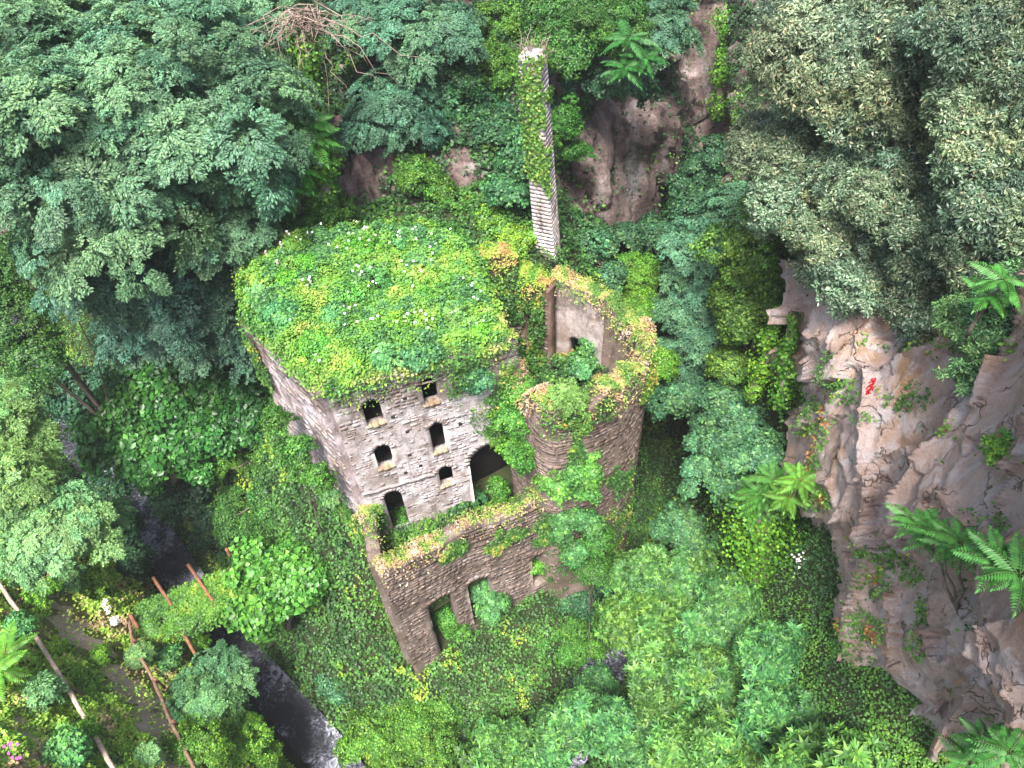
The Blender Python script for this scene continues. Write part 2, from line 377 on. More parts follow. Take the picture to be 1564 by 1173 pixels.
def relief(name, ctrl, x0, x1, y0, y1, step, mat, amp, sc, seed, sm=0.3):
    c = np.array(ctrl, float); W = _rbf(c[:, :2] / 100, np.log(c[:, 2]), sm * 0.1)
    u = np.arange(x0, x1 + 1, step); v = np.arange(y0, y1 + 1, step); U, Vv = np.meshgrid(u, v)
    q = np.stack([U, Vv], -1).reshape(-1, 2) / 100
    h = np.exp(np.linalg.norm(q[:, None] - c[None, :, :2] / 100, axis=2) @ W[:-3] + W[-3] + q @ W[-2:])
    d = np.stack([q[:, 0] * 100 - CX, -(q[:, 1] * 100 - CY), np.full(len(q), -F)], 1) @ RM.T
    P = np.array([0, 0, H]) + d * (h / np.hypot(d[:, 0], d[:, 1]))[:, None]
    Q0 = P.reshape(len(v), len(u), 3)
    nrm = unit(np.cross(np.gradient(Q0, axis=1), np.gradient(Q0, axis=0)))
    if nrm[..., 2].mean() < 0 and (nrm @ np.array([0, -1, 0.3])).mean() < 0: nrm = -nrm
    S = P * np.array([sc, sc, sc * 0.45])
    vs = np.array([1, 1, 0.55 if name == 'right_cliff' else 0.25])
    wp = P + (np.stack([fbm(P * 0.5 + k * 31, 4, seed + k) for k in range(3)], 1) - 0.5) * 0.7
    f1, e1 = facets(wp * vs, sc * 0.85, seed + 1, 0.9); f2, e2 = facets(wp * vs, sc * 2.3, seed + 2); f3, e3 = facets(wp * vs, sc * 6.0, seed + 3)
    disp = f1 * amp * 1.1 + f2 * amp * 0.55 + f3 * amp * 0.17 + (fbm(P * 1.7, 5, seed + 9) - 0.5) * amp * 0.22
    disp -= amp * 0.35 * np.clip(1 - e1 * 9, 0, 1) + amp * 0.18 * np.clip(1 - e2 * 9, 0, 1)
    P = P + nrm.reshape(-1, 3) * disp[:, None]
    o = link(name, mesh(name, P, [grid_quads(len(u), len(v))], mat, smooth=False), kind='structure')
    return dict(P=P.reshape(len(v), len(u), 3), u=u, v=v, o=o)
def relief_pts(R, n, rs, keep=None):
    """n random points on a relief sheet, uniform by area: position, normal, pixel-plan coordinates"""
    P = R['P']; a = P[:-1, :-1]; b = P[:-1, 1:]; c = P[1:, :-1]; d = P[1:, 1:]
    nr = np.cross(b - a, c - a); ar = np.linalg.norm(nr, axis=2).ravel()
    k = rs.choice(len(ar), n, p=ar / ar.sum()); j, i = np.divmod(k, P.shape[1] - 1)
    s, t = rs.random(n)[:, None], rs.random(n)[:, None]
    p = a[j, i] * (1 - s) * (1 - t) + b[j, i] * s * (1 - t) + c[j, i] * (1 - s) * t + d[j, i] * s * t
    nn = unit(nr[j, i]); toward = np.sign((nn * (np.array([0, 0, H]) - p)).sum(1))[:, None]
    st = R['u'][1] - R['u'][0]
    return p, nn * toward, R['u'][0] + (i + s[:, 0]) * st, R['v'][0] + (j + t[:, 0]) * st

RC = [(1170, 400, 46), (1190, 600, 46), (1200, 850, 40), (1240, 1000, 34), (1290, 1120, 27), (1400, 1190, 24),
      (1215, 420, 37), (1225, 520, 33.5), (1215, 640, 32), (1230, 760, 29.5), (1250, 860, 28.5), (1265, 940, 26.5), (1300, 1040, 23.5),
      (1290, 500, 33), (1300, 640, 29), (1320, 780, 26.5), (1330, 900, 24), (1340, 1000, 21.5), (1360, 1060, 22),
      (1400, 440, 34), (1420, 560, 28), (1400, 660, 26.5), (1410, 800, 23), (1420, 900, 20.5), (1440, 1000, 18.5), (1430, 1070, 19.5), (1450, 1130, 22),
      (1540, 480, 28), (1540, 620, 24.5), (1540, 720, 22), (1540, 850, 19), (1550, 960, 16.8), (1530, 1060, 16.2), (1540, 1110, 18), (1560, 1180, 20),
      (1640, 480, 24), (1640, 700, 19), (1640, 900, 17), (1640, 1000, 15.5), (1660, 1150, 17), (1480, 1050, 17.6), (1270, 880, 29), (1350, 840, 25)]
right_cliff = relief('right_cliff', RC, 1200, 1760, 400, 1190, 3, M_CLIFF, 1.0, 0.17, 31)
RU = [(1150, 500, 47), (1180, 450, 43), (1300, 430, 42), (1500, 430, 34), (1300, 200, 50), (1500, 200, 42), (1300, 0, 60), (1500, -60, 50), (1700, 400, 30), (1700, 0, 40), (1150, 300, 52), (1200, 100, 62), (1250, 0, 66), (1120, 600, 46), (1130, 660, 46), (1300, 500, 40), (1500, 520, 34), (1700, 520, 28)]
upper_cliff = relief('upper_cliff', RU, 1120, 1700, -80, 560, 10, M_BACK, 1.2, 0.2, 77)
BC = [(-100, 0, 76), (-100, 350, 74), (100, 0, 75), (100, 300, 68), (300, 0, 70), (350, 300, 58), (400, 0, 66), (450, 150, 60), (480, 270, 53), (540, 250, 51), (590, 280, 50.5),
      (450, 350, 50), (600, 350, 47), (660, 330, 47), (700, 280, 49), (750, 330, 46.5), (700, 100, 58), (600, 100, 60), (800, 0, 66), (830, 100, 56), (830, 250, 52), (850, 370, 47),
      (900, 170, 58), (925, 250, 55.5), (960, 300, 57), (1005, 190, 56.5), (1000, 300, 57), (940, 360, 54), (1030, 250, 62), (1060, 100, 74), (1080, 180, 74), (1130, 80, 76), (1170, 200, 72), (1100, 250, 70), (1050, 330, 66),
      (1250, 200, 62), (1250, -60, 80), (900, -80, 76), (500, -80, 74), (100, -80, 84), (980, 60, 64), (1045, 150, 66), (850, 430, 46), (600, 400, 45), (450, 420, 49), (300, 420, 60), (950, 430, 54), (1050, 430, 62)]
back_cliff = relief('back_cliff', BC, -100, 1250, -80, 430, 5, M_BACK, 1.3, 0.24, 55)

# ------------------------------------------------------------------ foliage
G_DEEP, G_MID, G_BRIGHT, G_YEL = (0.030, 0.085, 0.022), (0.055, 0.15, 0.03), (0.11, 0.25, 0.03), (0.24, 0.33, 0.04)
def shade(n_, pal, wts, rs, var=0.35):
    pal = np.array(pal); wts = np.array(wts, float); k = rs.choice(len(pal), n_, p=wts / wts.sum())
    return pal[k] * (1 + (rs.random((n_, 1)) - 0.5) * 2 * var)
def leaves(pos, d, nrm, L, W, fold=0.12):
    """folded rhombic leaves; returns V, T"""
    d = unit(d); s = unit(np.cross(d, nrm)); nn = np.cross(s, d); L = np.asarray(L)[:, None]; W = np.asarray(W)[:, None]
    a = pos; b = pos + d * L * 0.45 + s * W * 0.5 + nn * W * fold; c = pos + d * L - nn * L * 0.12; e = pos + d * L * 0.45 - s * W * 0.5 + nn * W * fold
    V = np.stack([a, b, c, e], 1).reshape(-1, 3); k = np.arange(len(pos))[:, None] * 4
    T = np.concatenate([k + [0, 1, 2], k + [0, 2, 3]], 0)
    return V, T
def leaf_mesh(name, pos, d, nrm, L, W, col, mat=None):
    V, T = leaves(pos, d, nrm, L, W)
    return mesh(name, V, [T], mat or M_LEAF, col=np.repeat(col, 4, axis=0))
def rdir(n_, rs): return unit(rs.normal(size=(n_, 3)))

SPEC = dict(
    # tufts, leaves per tuft, tuft radius, leaf L, W, flat, pal
    fine=dict(nt=30, nl=96, tr=0.42, L=0.18, W=0.095, flat=0.25, pal=[(0.075, 0.155, 0.085), (0.055, 0.125, 0.07), (0.11, 0.20, 0.10)], w=[3, 3, 1.5]),
    oak=dict(nt=58, nl=46, tr=0.25, L=0.20, W=0.075, flat=0.8, pal=[(0.095, 0.14, 0.085), (0.065, 0.105, 0.06), (0.20, 0.235, 0.165), (0.22, 0.18, 0.11)], w=[4, 3, 2.0, .3]),
    whorl=dict(nt=50, nl=12, tr=0.0, L=0.54, W=0.17, flat=0.5, pal=[(0.065, 0.18, 0.045), (0.045, 0.13, 0.04), (0.13, 0.28, 0.06)], w=[3, 3, 2]),
    fig=dict(nt=75, nl=5, tr=0.22, L=0.5, W=0.42, flat=0.5, pal=[(0.05, 0.155, 0.03), (0.035, 0.11, 0.025), (0.085, 0.22, 0.04)], w=[3, 3, 1]),
    round=dict(nt=46, nl=24, tr=0.27, L=0.25, W=0.21, flat=0.5, pal=[(0.06, 0.15, 0.065), (0.045, 0.115, 0.05), (0.10, 0.21, 0.06)], w=[3, 3, 1]),
    ivy=dict(nt=48, nl=34, tr=0.30, L=0.16, W=0.13, flat=0.7, pal=[(0.04, 0.12, 0.025), (0.07, 0.18, 0.03), (0.14, 0.26, 0.04)], w=[3, 3, 1.5]),
)
def make_bough(sp, k, small=False):
    s = dict(SPEC[sp])
    if small: s.update(nt=int(s['nt'] * 0.62), nl=max(3, int(s['nl'] * 0.55)) if sp != 'whorl' else 10, L=s['L'] * 1.65, W=s['W'] * 1.65, tr=s['tr'] * 1.1)
    rs = np.random.default_rng(100 + k * 13 + len(sp) * 7); nt_, nl = s['nt'], s['nl']
    # tufts on a lumpy dome, plus some inside and below
    u = rdir(nt_ * 3, rs); u = u[u[:, 2] > -0.35][:nt_]; nt_ = len(u)
    lump = 0.45 + 1.0 * vnoise(u * 2.1 + k * 5.1, 3); r = 1.3 * lump * (0.55 + 0.45 * rs.random(nt_) ** 0.5)
    c = u * r[:, None] * (np.array([1.15, 1.15, 0.42]) if sp == 'fine' else np.array([1, 1, 0.72]))
    out = unit(u + np.array([0, 0, 0.55]))
    if sp == 'whorl':
        ti = np.repeat(np.arange(nt_), nl); n_ = len(ti); ax = unit(out + rs.normal(size=(nt_, 3)) * 0.25)[ti]
        a0 = unit(np.cross(ax, rdir(nt_, rs)[ti])); b0 = np.cross(ax, a0); an = np.tile(np.arange(nl), nt_) * 2 * math.pi / nl * 1.0 + rs.random(n_) * 0.4
        inner = (np.tile(np.arange(nl), nt_) % 3 == 0)
        lift = np.where(inner, 1.1, 0.25 + rs.random(n_) * 0.3)[:, None]
        d = unit(a0 * np.cos(an)[:, None] + b0 * np.sin(an)[:, None] + ax * lift)
        pos = c[ti]; nrm = ax + rs.normal(size=(n_, 3)) * 0.1; sz = (0.75 + rs.random(nt_) * 0.5)[ti]
        L = s['L'] * sz * np.where(inner, 0.7, 1); W = s['W'] * sz
    else:
        ti = np.repeat(np.arange(nt_), nl); n_ = len(ti)
        o = rdir(n_, rs) * rs.random((n_, 1)) ** 0.5 * s['tr']
        ax = out[ti]
        if sp == 'fine':      # flat drooping sprays
            axj = unit(out + rs.normal(size=(nt_, 3)) * 0.35 + np.array([0, 0, 0.6]))[ti]
            rad = unit(c * np.array([1, 1, 0.2]))[ti]
            t_ = rs.random(n_) ; side = unit(np.cross(axj, rad)); wd = (rs.random(n_) - 0.5) * (0.75 - 0.5 * t_)
            o = rad * (t_ * 0.95 - 0.3)[:, None] + side * wd[:, None] + np.array([0, 0, -1]) * ((t_ ** 2) * 0.3)[:, None] + rs.normal(size=(n_, 3)) * 0.03
            nrm = axj + rs.normal(size=(n_, 3)) * 0.45; d = rad + side * np.sign(wd)[:, None] * 0.8 + rs.normal(size=(n_, 3)) * 0.3 + np.array([0, 0, -0.25])
        else:
            nrm = ax * 1.0 + unit(o + 1e-6) * 0.6 + rs.normal(size=(n_, 3)) * (0.5 if sp == 'oak' else 0.35)
            d = np.cross(nrm, rdir(n_, rs)) + unit(o + 1e-6) * 0.7 + ax * (0.35 if sp == 'oak' else 0) + np.array([0, 0, -0.25])
            o[:, 2] *= s['flat']
        pos = c[ti] + o; sz = 0.7 + rs.random(n_) * 0.6; L = s['L'] * sz; W = s['W'] * sz
    col = shade(n_, s['pal'], s['w'], rs, 0.25) * (0.72 + 0.56 * rs.random(nt_))[ti][:, None]
    return leaf_mesh('bough_' + sp, pos, d, nrm, L, W, col, M_GLOSSY if sp in ('oak', 'fig') else M_LEAF)
BOUGH = {sp: [make_bough(sp, k) for k in range(5)] for sp in SPEC}
BOUGH_S = {sp: [make_bough(sp, k, True) for k in range(4)] for sp in SPEC}

def rot_to(nrm, yaw):
    q = Vector((0, 0, 1)).rotation_difference(Vector(nrm)); return (q.to_matrix() @ Matrix.Rotation(yaw, 3, 'Z')).to_4x4()
def tree(name, label, cat, lobes, sp, tint=(1, 1, 1), base=None, trunk=0.3, dens=1.0, group=None, seed=0, bs=1.0, limbs=10, lean=0.6):
    """lobes: (centre xyz, radii xyz). One empty > trunk, bough..."""
    rs = np.random.default_rng(seed + 900)
    lobes = [(np.array(c, float), np.array(r, float) * np.ones(3)) for c, r in lobes]
    c0 = sum(c for c, r in lobes) / len(lobes)
    if base is None:
        bx, by = c0[0], c0[1]; base = (bx, by, float(ground_z(np.array([bx]), np.array([by]))[0]) - 0.3)
    base = np.array(base, float)
    root = thing(name, base, label, cat, group)
    mats = []
    for c, r in lobes:
        rad = r.mean(); k = max(3, int(dens * 4.3 * (r[0] * r[1] + r[0] * r[2] + r[1] * r[2]) / 3 / (1.15 * bs) ** 2))
        u = rdir(k * 4, rs); u = u[(u[:, 2] > -0.55)][:k]
        lum = 0.55 + 0.85 * vnoise(u * 2.4 + c * 0.37, 11) + 0.12 * rs.normal(size=len(u))
        inn = np.where(rs.random(len(u)) < 0.22, 0.55, 1.0)
        rr = np.maximum(r - 0.75 * bs, 0.15)
        P = c + u * rr * (lum * inn)[:, None]
        for p, uu in zip(P, u):
            nn = unit(uu * lean + np.array([0, 0, 0.75]) + rs.normal(size=3) * 0.15)
            sc = bs * (0.55 + 0.8 * rs.random() ** 1.3); mats.append((p, nn, sc, rs.random() * 6.28))
    for p, nn, sc, yaw in mats:
        b = bpy.data.objects.new('bough', (BOUGH_S if sc < 0.62 else BOUGH)[sp][int(rs.integers(4))]); COL.objects.link(b); b.parent = root
        b.matrix_local = Matrix.Translation(Vector(p - base)) @ rot_to(nn, yaw) @ Matrix.Diagonal((sc, sc, sc * (0.75 + 0.4 * rs.random()), 1))
        v = 0.74 + 0.52 * rs.random(); h = (rs.random() - 0.5) * 0.25
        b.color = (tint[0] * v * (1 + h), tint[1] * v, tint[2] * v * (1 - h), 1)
    top = c0 - base
    parts = [tube(bend((0, 0, 0), top * 0.9, 8, wob=0.8, seed=seed), [trunk, trunk * 0.7, trunk * 0.35], 7)]
    pick = rs.permutation(len(mats))[:limbs]
    for j in pick:
        a = top * (0.35 + 0.4 * rs.random()); e = mats[j][0] - base
        parts.append(tube(bend(a, e, 6, sag=-0.03, wob=0.6, seed=seed + j), [trunk * 0.4, trunk * 0.2, trunk * 0.06], 5))
    V, Q, T = join(parts); link('trunk', mesh('trunk', V, [Q, T], M_BARK, smooth=True), root)
    return root
def L(px, py, h, rx, ry=None, rz=None):
    """crown lobe seen round a picture position at horizontal distance h"""
    c = at_h(px, py, h); s = np.linalg.norm(c - np.array([0, 0, H])) / F; ry = ry or rx
    return (c, (rx * s, rx * s * 0.9 if rz is None else rz, ry * s * 0.95))

frond_cache = {}
def frond_mesh(k):
    rs = np.random.default_rng(k + 40); n_ = 13; t = np.linspace(0.12, 1, n_)
    mid = np.stack([t, 0 * t, 0.42 * t - 0.55 * t ** 2], 1)
    pos, d, nr, Ls, W = [], [], [], [], []
    for i in range(n_):
        for s in (-1, 1):
            pos.append(mid[i]); dd = np.array([0.45, s * 1.0, -0.28 - 0.2 * rs.random()]); d.append(dd); nr.append((-0.1, s * 0.25, 1))
            ll = 0.30 * math.sin(math.pi * (0.18 + 0.75 * t[i])) ** 0.6 * (0.9 + 0.2 * rs.random()); Ls.append(ll); W.append(ll * 0.38)
    pos.append(mid[-1]); d.append((1, 0, -0.6)); nr.append((0.3, 0, 1)); Ls.append(0.22); W.append(0.09)
    pos = np.array(pos); n2 = len(pos); col = shade(n2, [(0.06, 0.19, 0.035), (0.09, 0.25, 0.045)], [1, 1], rs, 0.15)
    V, T = leaves(pos, np.array(d), np.array(nr, float), np.array(Ls), np.array(W))
    tv, tq, tt = tube(np.concatenate([[[0, 0, 0]], mid]), [0.016, 0.006], 4)
    cc = np.concatenate([np.repeat(col, 4, axis=0), np.tile([[0.16, 0.22, 0.06]], (len(tv), 1))])
    return mesh('frond', np.concatenate([V, tv]), [np.concatenate([T, tt + len(V)]), tq + len(V)], M_LEAF, col=cc)
FROND = [frond_mesh(k) for k in range(4)]
def ailanthus(label, crowns, size, tint=(1, 1, 1), base=None, n_f=13, group=None, seed=0, name='tree_of_heaven', cat='tree'):
    """crowns: world points where rosettes of fronds sit"""
    rs = np.random.default_rng(seed + 7); crowns = [np.array(c, float) for c in crowns]
    if base is None: base = crowns[0] - np.array([0, 0, 2.0])
    base = np.array(base, float); root = thing(name, base, label, cat, group)
    parts = []
    for i, c in enumerate(crowns):
        parts.append(tube(bend((0, 0, 0), c - base, 7, sag=0.1, wob=0.3, seed=seed + i), [0.07, 0.04], 6))
        for f in range(n_f):
            b = bpy.data.objects.new('frond', FROND[int(rs.integers(4))]); COL.objects.link(b); b.parent = root
            sc = size * (0.75 + 0.45 * rs.random()); yaw = f * 2.399 + rs.random() * 0.5; pit = -0.35 + 0.75 * (f / n_f)
            b.matrix_local = Matrix.Translation(Vector(c - base + np.array([0, 0, 0.12 * f / n_f]))) @ Matrix.Rotation(yaw, 4, 'Z') @ Matrix.Rotation(-pit, 4, 'Y') @ Matrix.Rotation((rs.random() - 0.5) * 0.6, 4, 'X') @ Matrix.Scale(sc, 4)
            v = 0.85 + 0.4 * rs.random(); b.color = (tint[0] * v, tint[1] * v, tint[2] * v, 1)
    V, Q, T = join(parts); link('stem', mesh('stem', V, [Q, T], M_BARK, smooth=True), root)
    return root

def carpet(name, P, nrm, size, pal, wts, seed, kind='stuff', parent=None, mixr=0.45, up=0.6, zone=0.35, tall=0.0, mat=None, aspect=0.75, tintfn=None):
    """a skin of leaves lying on given surface points"""
    rs = np.random.default_rng(seed); n_ = len(P)
    z = fbm(P * zone, 3, seed); z2 = fbm(P * zone * 3.1, 2, seed + 5)
    k = np.clip((z - 0.5) * 1.9 + 0.45 + (z2 - 0.5) * 1.6 + (rs.random(n_) - 0.5) * mixr, 0, 0.999)
    pal = np.array(pal); cw = np.cumsum(wts) / np.sum(wts); idx = np.searchsorted(cw, k); col = pal[np.minimum(idx, len(pal) - 1)] * (0.7 + 0.6 * rs.random((n_, 1)))
    if tintfn is not None: col = col * tintfn(P)[:, None]
    hgt = (0.12 + tall * np.clip(fbm(P * 1.1, 3, seed + 2) * 2.4 - 0.7, 0, 1.3)) * (0.35 + 0.65 * rs.random(n_) ** 0.5)
    pos = P + nrm * hgt[:, None]
    nn = unit(nrm * (1 - up) + np.array([0, 0, up])) + rs.normal(size=(n_, 3)) * 0.42
    d = np.cross(nn, rdir(n_, rs)) + np.array([0, 0, -0.15])
    s = size * (0.6 + 0.8 * rs.random(n_)) * (0.7 + 0.6 * fbm(P * 0.6, 2, seed + 8))
    V, T = leaves(pos, d, nn, s, s * aspect)
    return link(name, mesh(name, V, [T], mat or M_LEAF, col=np.repeat(col, 4, axis=0)), parent, kind=kind)

# ------------------------------------------------------------------ masonry
class Wall:
    """curved or straight masonry wall along a plan path with arched openings; mapper pos(u, z, off)"""
    def __init__(s, path, zb, zt, opens=(), th=0.9, cell=0.22, seed=0):
        s.path = np.array(path, float); seg = np.linalg.norm(np.diff(s.path, axis=0), axis=1); s.cum = np.concatenate([[0], np.cumsum(seg)])
        s.len = s.cum[-1]; s.opens = [tuple(o) + (0.5,) * (5 - len(o)) for o in opens]; s.th = th; s.cell = cell; s.seed = seed
        s.zb = zb if callable(zb) else (lambda u, z=zb: 0 * u + z); s.zt_ = zt if callable(zt) else (lambda u, z=zt: 0 * u + z)
    def zt(s, u): u = np.asarray(u, float); return s.zt_(u) + (fbm(np.stack([u * 0.9, 0 * u + s.seed, 0 * u], -1), 4, s.seed) - 0.5) * 0.7
    def plan(s, u):
        u = np.asarray(u, float); x = np.interp(u, s.cum, s.path[:, 0]); y = np.interp(u, s.cum, s.path[:, 1]); e = 0.15
        dx = np.interp(u + e, s.cum, s.path[:, 0]) - np.interp(u - e, s.cum, s.path[:, 0]); dy = np.interp(u + e, s.cum, s.path[:, 1]) - np.interp(u - e, s.cum, s.path[:, 1])
        l = np.hypot(dx, dy); return x, y, dy / l, -dx / l          # normal to the right of the path
    def pos(s, u, z, off=0.0):
        x, y, nx, ny = s.plan(u); return np.stack([x + nx * off, y + ny * off, z + 0 * x], -1)
    def inside(s, u, z, gr=0.0):
        r = np.zeros(np.shape(u), bool)
        for a, b, z0, z1, ar in s.opens:
            rad = (b - a) / 2; h = rad * ar * 2 if ar else 0; zs = z1 - h; m_ = (a + b) / 2
            top = (np.abs(u - m_) / (rad + gr)) ** 2 + (np.maximum(z - zs, 0) / (max(h, 1e-3) + gr)) ** 2 < 1
            r |= (u > a - gr) & (u < b + gr) & (z > z0 - gr) & (z < z1 + gr) & (top | (z < zs))
        return r
    def build(s, name, mat, parent, col=(1, 1, 1)):
        nu = max(2, int(round(s.len / s.cell))) + 1; u = np.linspace(0, s.len, nu); z0 = float(s.zb(u).min()); z1 = float(s.zt(u).max()) + s.cell
        nz = int((z1 - z0) / s.cell) + 2; z = z0 + np.arange(nz) * s.cell; U, Z = np.meshgrid(u, z); U = U.copy(); Z = Z.copy()
        cu, cz = (U[:-1, :-1] + U[1:, 1:]) / 2, (Z[:-1, :-1] + Z[1:, 1:]) / 2
        keep = ~s.inside(cu, cz) & (cz < s.zt(cu)) & (cz > s.zb(cu))
        for a, b, zz0, zz1, ar in s.opens:      # snap the grid to the outline of each opening
            rad = (b - a) / 2; h = rad * ar * 2 if ar else 0; zs = zz1 - h; m_ = (a + b) / 2; th_ = np.linspace(0, math.pi, 60)
            out = [(a, q) for q in np.linspace(zz0, zs, 60)] + [(b, q) for q in np.linspace(zz0, zs, 60)] + [(q, zz0) for q in np.linspace(a, b, 30)]
            out += [(m_ + rad * math.cos(t), zs + h * math.sin(t)) for t in th_] if ar else [(q, zz1) for q in np.linspace(a, b, 30)]
            out = np.array(out); D = np.hypot(U[..., None] - out[:, 0], Z[..., None] - out[:, 1]); j = D.argmin(-1); d = D.min(-1); mk = d < s.cell * 0.62
            U[mk] = out[j[mk], 0]; Z[mk] = out[j[mk], 1]
        top = s.zt(U); mk = (Z > top) & (Z < top + s.cell * 1.05); Z[mk] = top[mk]
        Pn = s.pos(U, Z, 0); jit = lambda k: (fbm(Pn * 1.3, 3, s.seed + k) - 0.5) * 0.16
        A = s.pos(U, Z, s.th / 2 + jit(1)).reshape(-1, 3); B = s.pos(U, Z, -s.th / 2 + jit(2)).reshape(-1, 3); n_ = len(A)
        i = np.arange(nz * nu).reshape(nz, nu); Q = np.stack([i[:-1, :-1], i[:-1, 1:], i[1:, 1:], i[1:, :-1]], -1)[keep]
        e = np.concatenate([Q[:, [0, 1]], Q[:, [1, 2]], Q[:, [2, 3]], Q[:, [3, 0]]]); key = np.sort(e, 1); kk = key[:, 0].astype(np.int64) * n_ + key[:, 1]
        _, inv, cnt = np.unique(kk, return_inverse=True, return_counts=True); be = e[cnt[inv] == 1]
        faces = [Q, Q[:, ::-1] + n_, np.stack([be[:, 1], be[:, 0], be[:, 0] + n_, be[:, 1] + n_], -1)]
        V = np.concatenate([A, B]); s.obj = link(name, mesh(name, V, [np.concatenate(faces)], mat, col=np.tile([col], (len(V), 1))), parent)
        return s.obj
    def blocks(s, side, z0, z1, hgt=0.30, ln=0.55, u0=None, u1=None, proud=0.07, seed=1, gap=0.026, miss=0.04):
        """stone blocks in courses on one face: list of (8 corner verts, centre, area)"""
        rs = np.random.default_rng(seed); out = []; u0 = 0 if u0 is None else u0; u1 = s.len if u1 is None else u1; z = z0
        while z < z1:
            h = hgt * (0.6 + 0.8 * rs.random()); u = u0 + rs.random() * -ln
            while u < u1:
                l = ln * (0.6 + 0.9 * rs.random()); a, b, c, d = max(u, u0) + gap / 2, min(u + l, u1) - gap / 2, z + gap / 2, z + h - gap / 2; u += l
                if b - a < 0.12: continue
                uu = np.array([a, b, (a + b) / 2, a, b]); zz = np.array([c, c, (c + d) / 2, d, d])
                if s.inside(uu, zz, 0.10).any() or (zz > s.zt(uu) - 0.02).any() or (zz < s.zb(uu)).any() or rs.random() < miss: continue
                p = proud * (0.25 + rs.random() * 1.1); j = (rs.random((8, 3)) - 0.5) * 0.035
                us = np.array([a, b, b, a, a + .03, b - .03, b - .03, a + .03]); zs = np.array([c, c, d, d, c + .03, c + .03, d - .03, d - .03])
                off = np.array([-0.12] * 4 + [p] * 4) + s.th / 2; us = us + j[:, 0]; zs = zs + j[:, 1] + (fbm(np.stack([us * 0.35, 0 * us + z * 0.2, 0 * us], -1), 2, 5) - 0.5) * 0.35
                x, y, nx, ny = s.plan(us); o_ = (off + np.r_[0, 0, 0, 0, j[4:, 2] * 0.6]) * side
                P = np.stack([x + nx * o_, y + ny * o_, zs], -1)
                out.append(P if side > 0 else P[[1, 0, 3, 2, 5, 4, 7, 6]])
            z += h
        return out
    def voussoirs(s, side, op, n_=11, dep=0.32, proud=0.10, seed=3):
        a, b, z0, z1, ar = s.opens[op]; rad = (b - a) / 2; h = rad * ar * 2; zs = z1 - h; m_ = (a + b) / 2; out = []; rs = np.random.default_rng(seed + op)
        for k in range(n_):
            t0, t1 = math.pi * (k + 0.06) / n_, math.pi * (k + 0.94) / n_; d = dep * (0.75 + 0.5 * rs.random())
            q = [(m_ + (rad + r_) * math.cos(t), zs + (h + r_) * math.sin(t)) for t, r_ in ((t1, 0), (t0, 0), (t0, d), (t1, d))]
            us = np.array([x[0] for x in q] * 2); zz = np.array([x[1] for x in q] * 2); x, y, nx, ny = s.plan(us)
            o_ = (np.array([-0.12] * 4 + [proud * (0.5 + rs.random() * 0.7)] * 4) + s.th / 2) * side
            P = np.stack([x + nx * o_, y + ny * o_, zz], -1); out.append(P if side > 0 else P[[1, 0, 3, 2, 5, 4, 7, 6]])
        return out
BQ = np.array([[4, 5, 6, 7], [0, 1, 5, 4], [1, 2, 6, 5], [2, 3, 7, 6], [3, 0, 4, 7]])
def stone_tint(rs, n_, dark=0.0):
    b = 0.75 + 0.42 * rs.random((n_, 1)); hue = rs.random((n_, 1))
    c = b * (np.array([[1.06, 0.98, 0.90]]) * hue + np.array([[0.98, 0.98, 1.06]]) * (1 - hue)); return c * np.where(rs.random((n_, 1)) < 0.08 + dark, 0.6, 1.0)
def lay_blocks(wall_obj, blocks, mat, n_single, seed, noun='stone', bright=1.0):
    """the blocks that show largest become objects of their own, the rest one joined part"""
    rs = np.random.default_rng(seed); B = np.array(blocks); tint = stone_tint(rs, len(B)) * bright; pr = proj(B[:, 4:].reshape(-1, 3)).reshape(len(B), 4, 3)
    x, y = pr[..., 0], pr[..., 1]; ar = 0.5 * np.abs((x * np.roll(y, -1, 1) - y * np.roll(x, -1, 1)).sum(1)); ar[(x < 0).any(1) | (x > 1564).any(1) | (y < 0).any(1) | (y > 1173).any(1)] = 0
    order = np.argsort(-ar); one, rest = order[:n_single], order[n_single:]
    for k in one:
        c = B[k].mean(0); link(noun, mesh(noun, B[k] - c, [BQ], mat, col=np.tile(tint[k], (8, 1))), wall_obj, loc=tuple(c))
    if len(rest):
        V = B[rest].reshape(-1, 3); Q = (BQ[None] + (np.arange(len(rest)) * 8)[:, None, None]).reshape(-1, 4)
        link('small_stones', mesh('small_stones', V, [Q], mat, col=np.repeat(tint[rest], 8, axis=0)), wall_obj, kind='stuff')

A_ = at_z(497, 597, 20); B_ = at_z(692, 545, 20); C_ = at_z(388, 495, 20); fd = (B_ - A_) / np.linalg.norm(B_ - A_); FE = A_ + fd * 10.8
mill = thing('ruined_mill', (A_[0], A_[1], 3.0), 'roofless stone mill ruin with arched windows and a roof overgrown in green', 'ruin')
def rel(o):
    """keep world placement of a mesh built in world coordinates under its thing"""
    r = o.parent
    while r is not None and r.parent is not None: r = r.parent
    return o
def mpart(wall, name, mat, col=(1, 1, 1)):
    o = wall.build(name, mat, mill, col); o.location = tuple(-np.array(mill.location)); return o
# facade
FACADE_TH = 0.5
fac = Wall([A_[:2], FE[:2]], 2.0, lambda u: 20.2 + 0 * u, [(1.6, 2.6, 16.4, 18.65), (5.05, 5.92, 16.9, 19.2), (1.5, 2.5, 12.1, 14.45), (5.0, 5.88, 12.1, 15.1), (5.03, 5.95, 8.3, 10.5), (1.25, 2.4, 4.5, 9.5), (7.1, 10.55, 2.0, 11.6)], FACADE_TH, 0.2, 1)
fo = mpart(fac, 'facade_wall', M_FACADE)
bl = fac.blocks(1, 5.0, 20.0, 0.25, 0.38, proud=0.028, seed=2, miss=0.42, gap=0.025)
for k in range(7): bl += fac.voussoirs(1, k, 17 if k == 6 else 9, 0.42 if k == 6 else 0.3)
lay_blocks(fo, bl, M_FACADE, 130, 4)
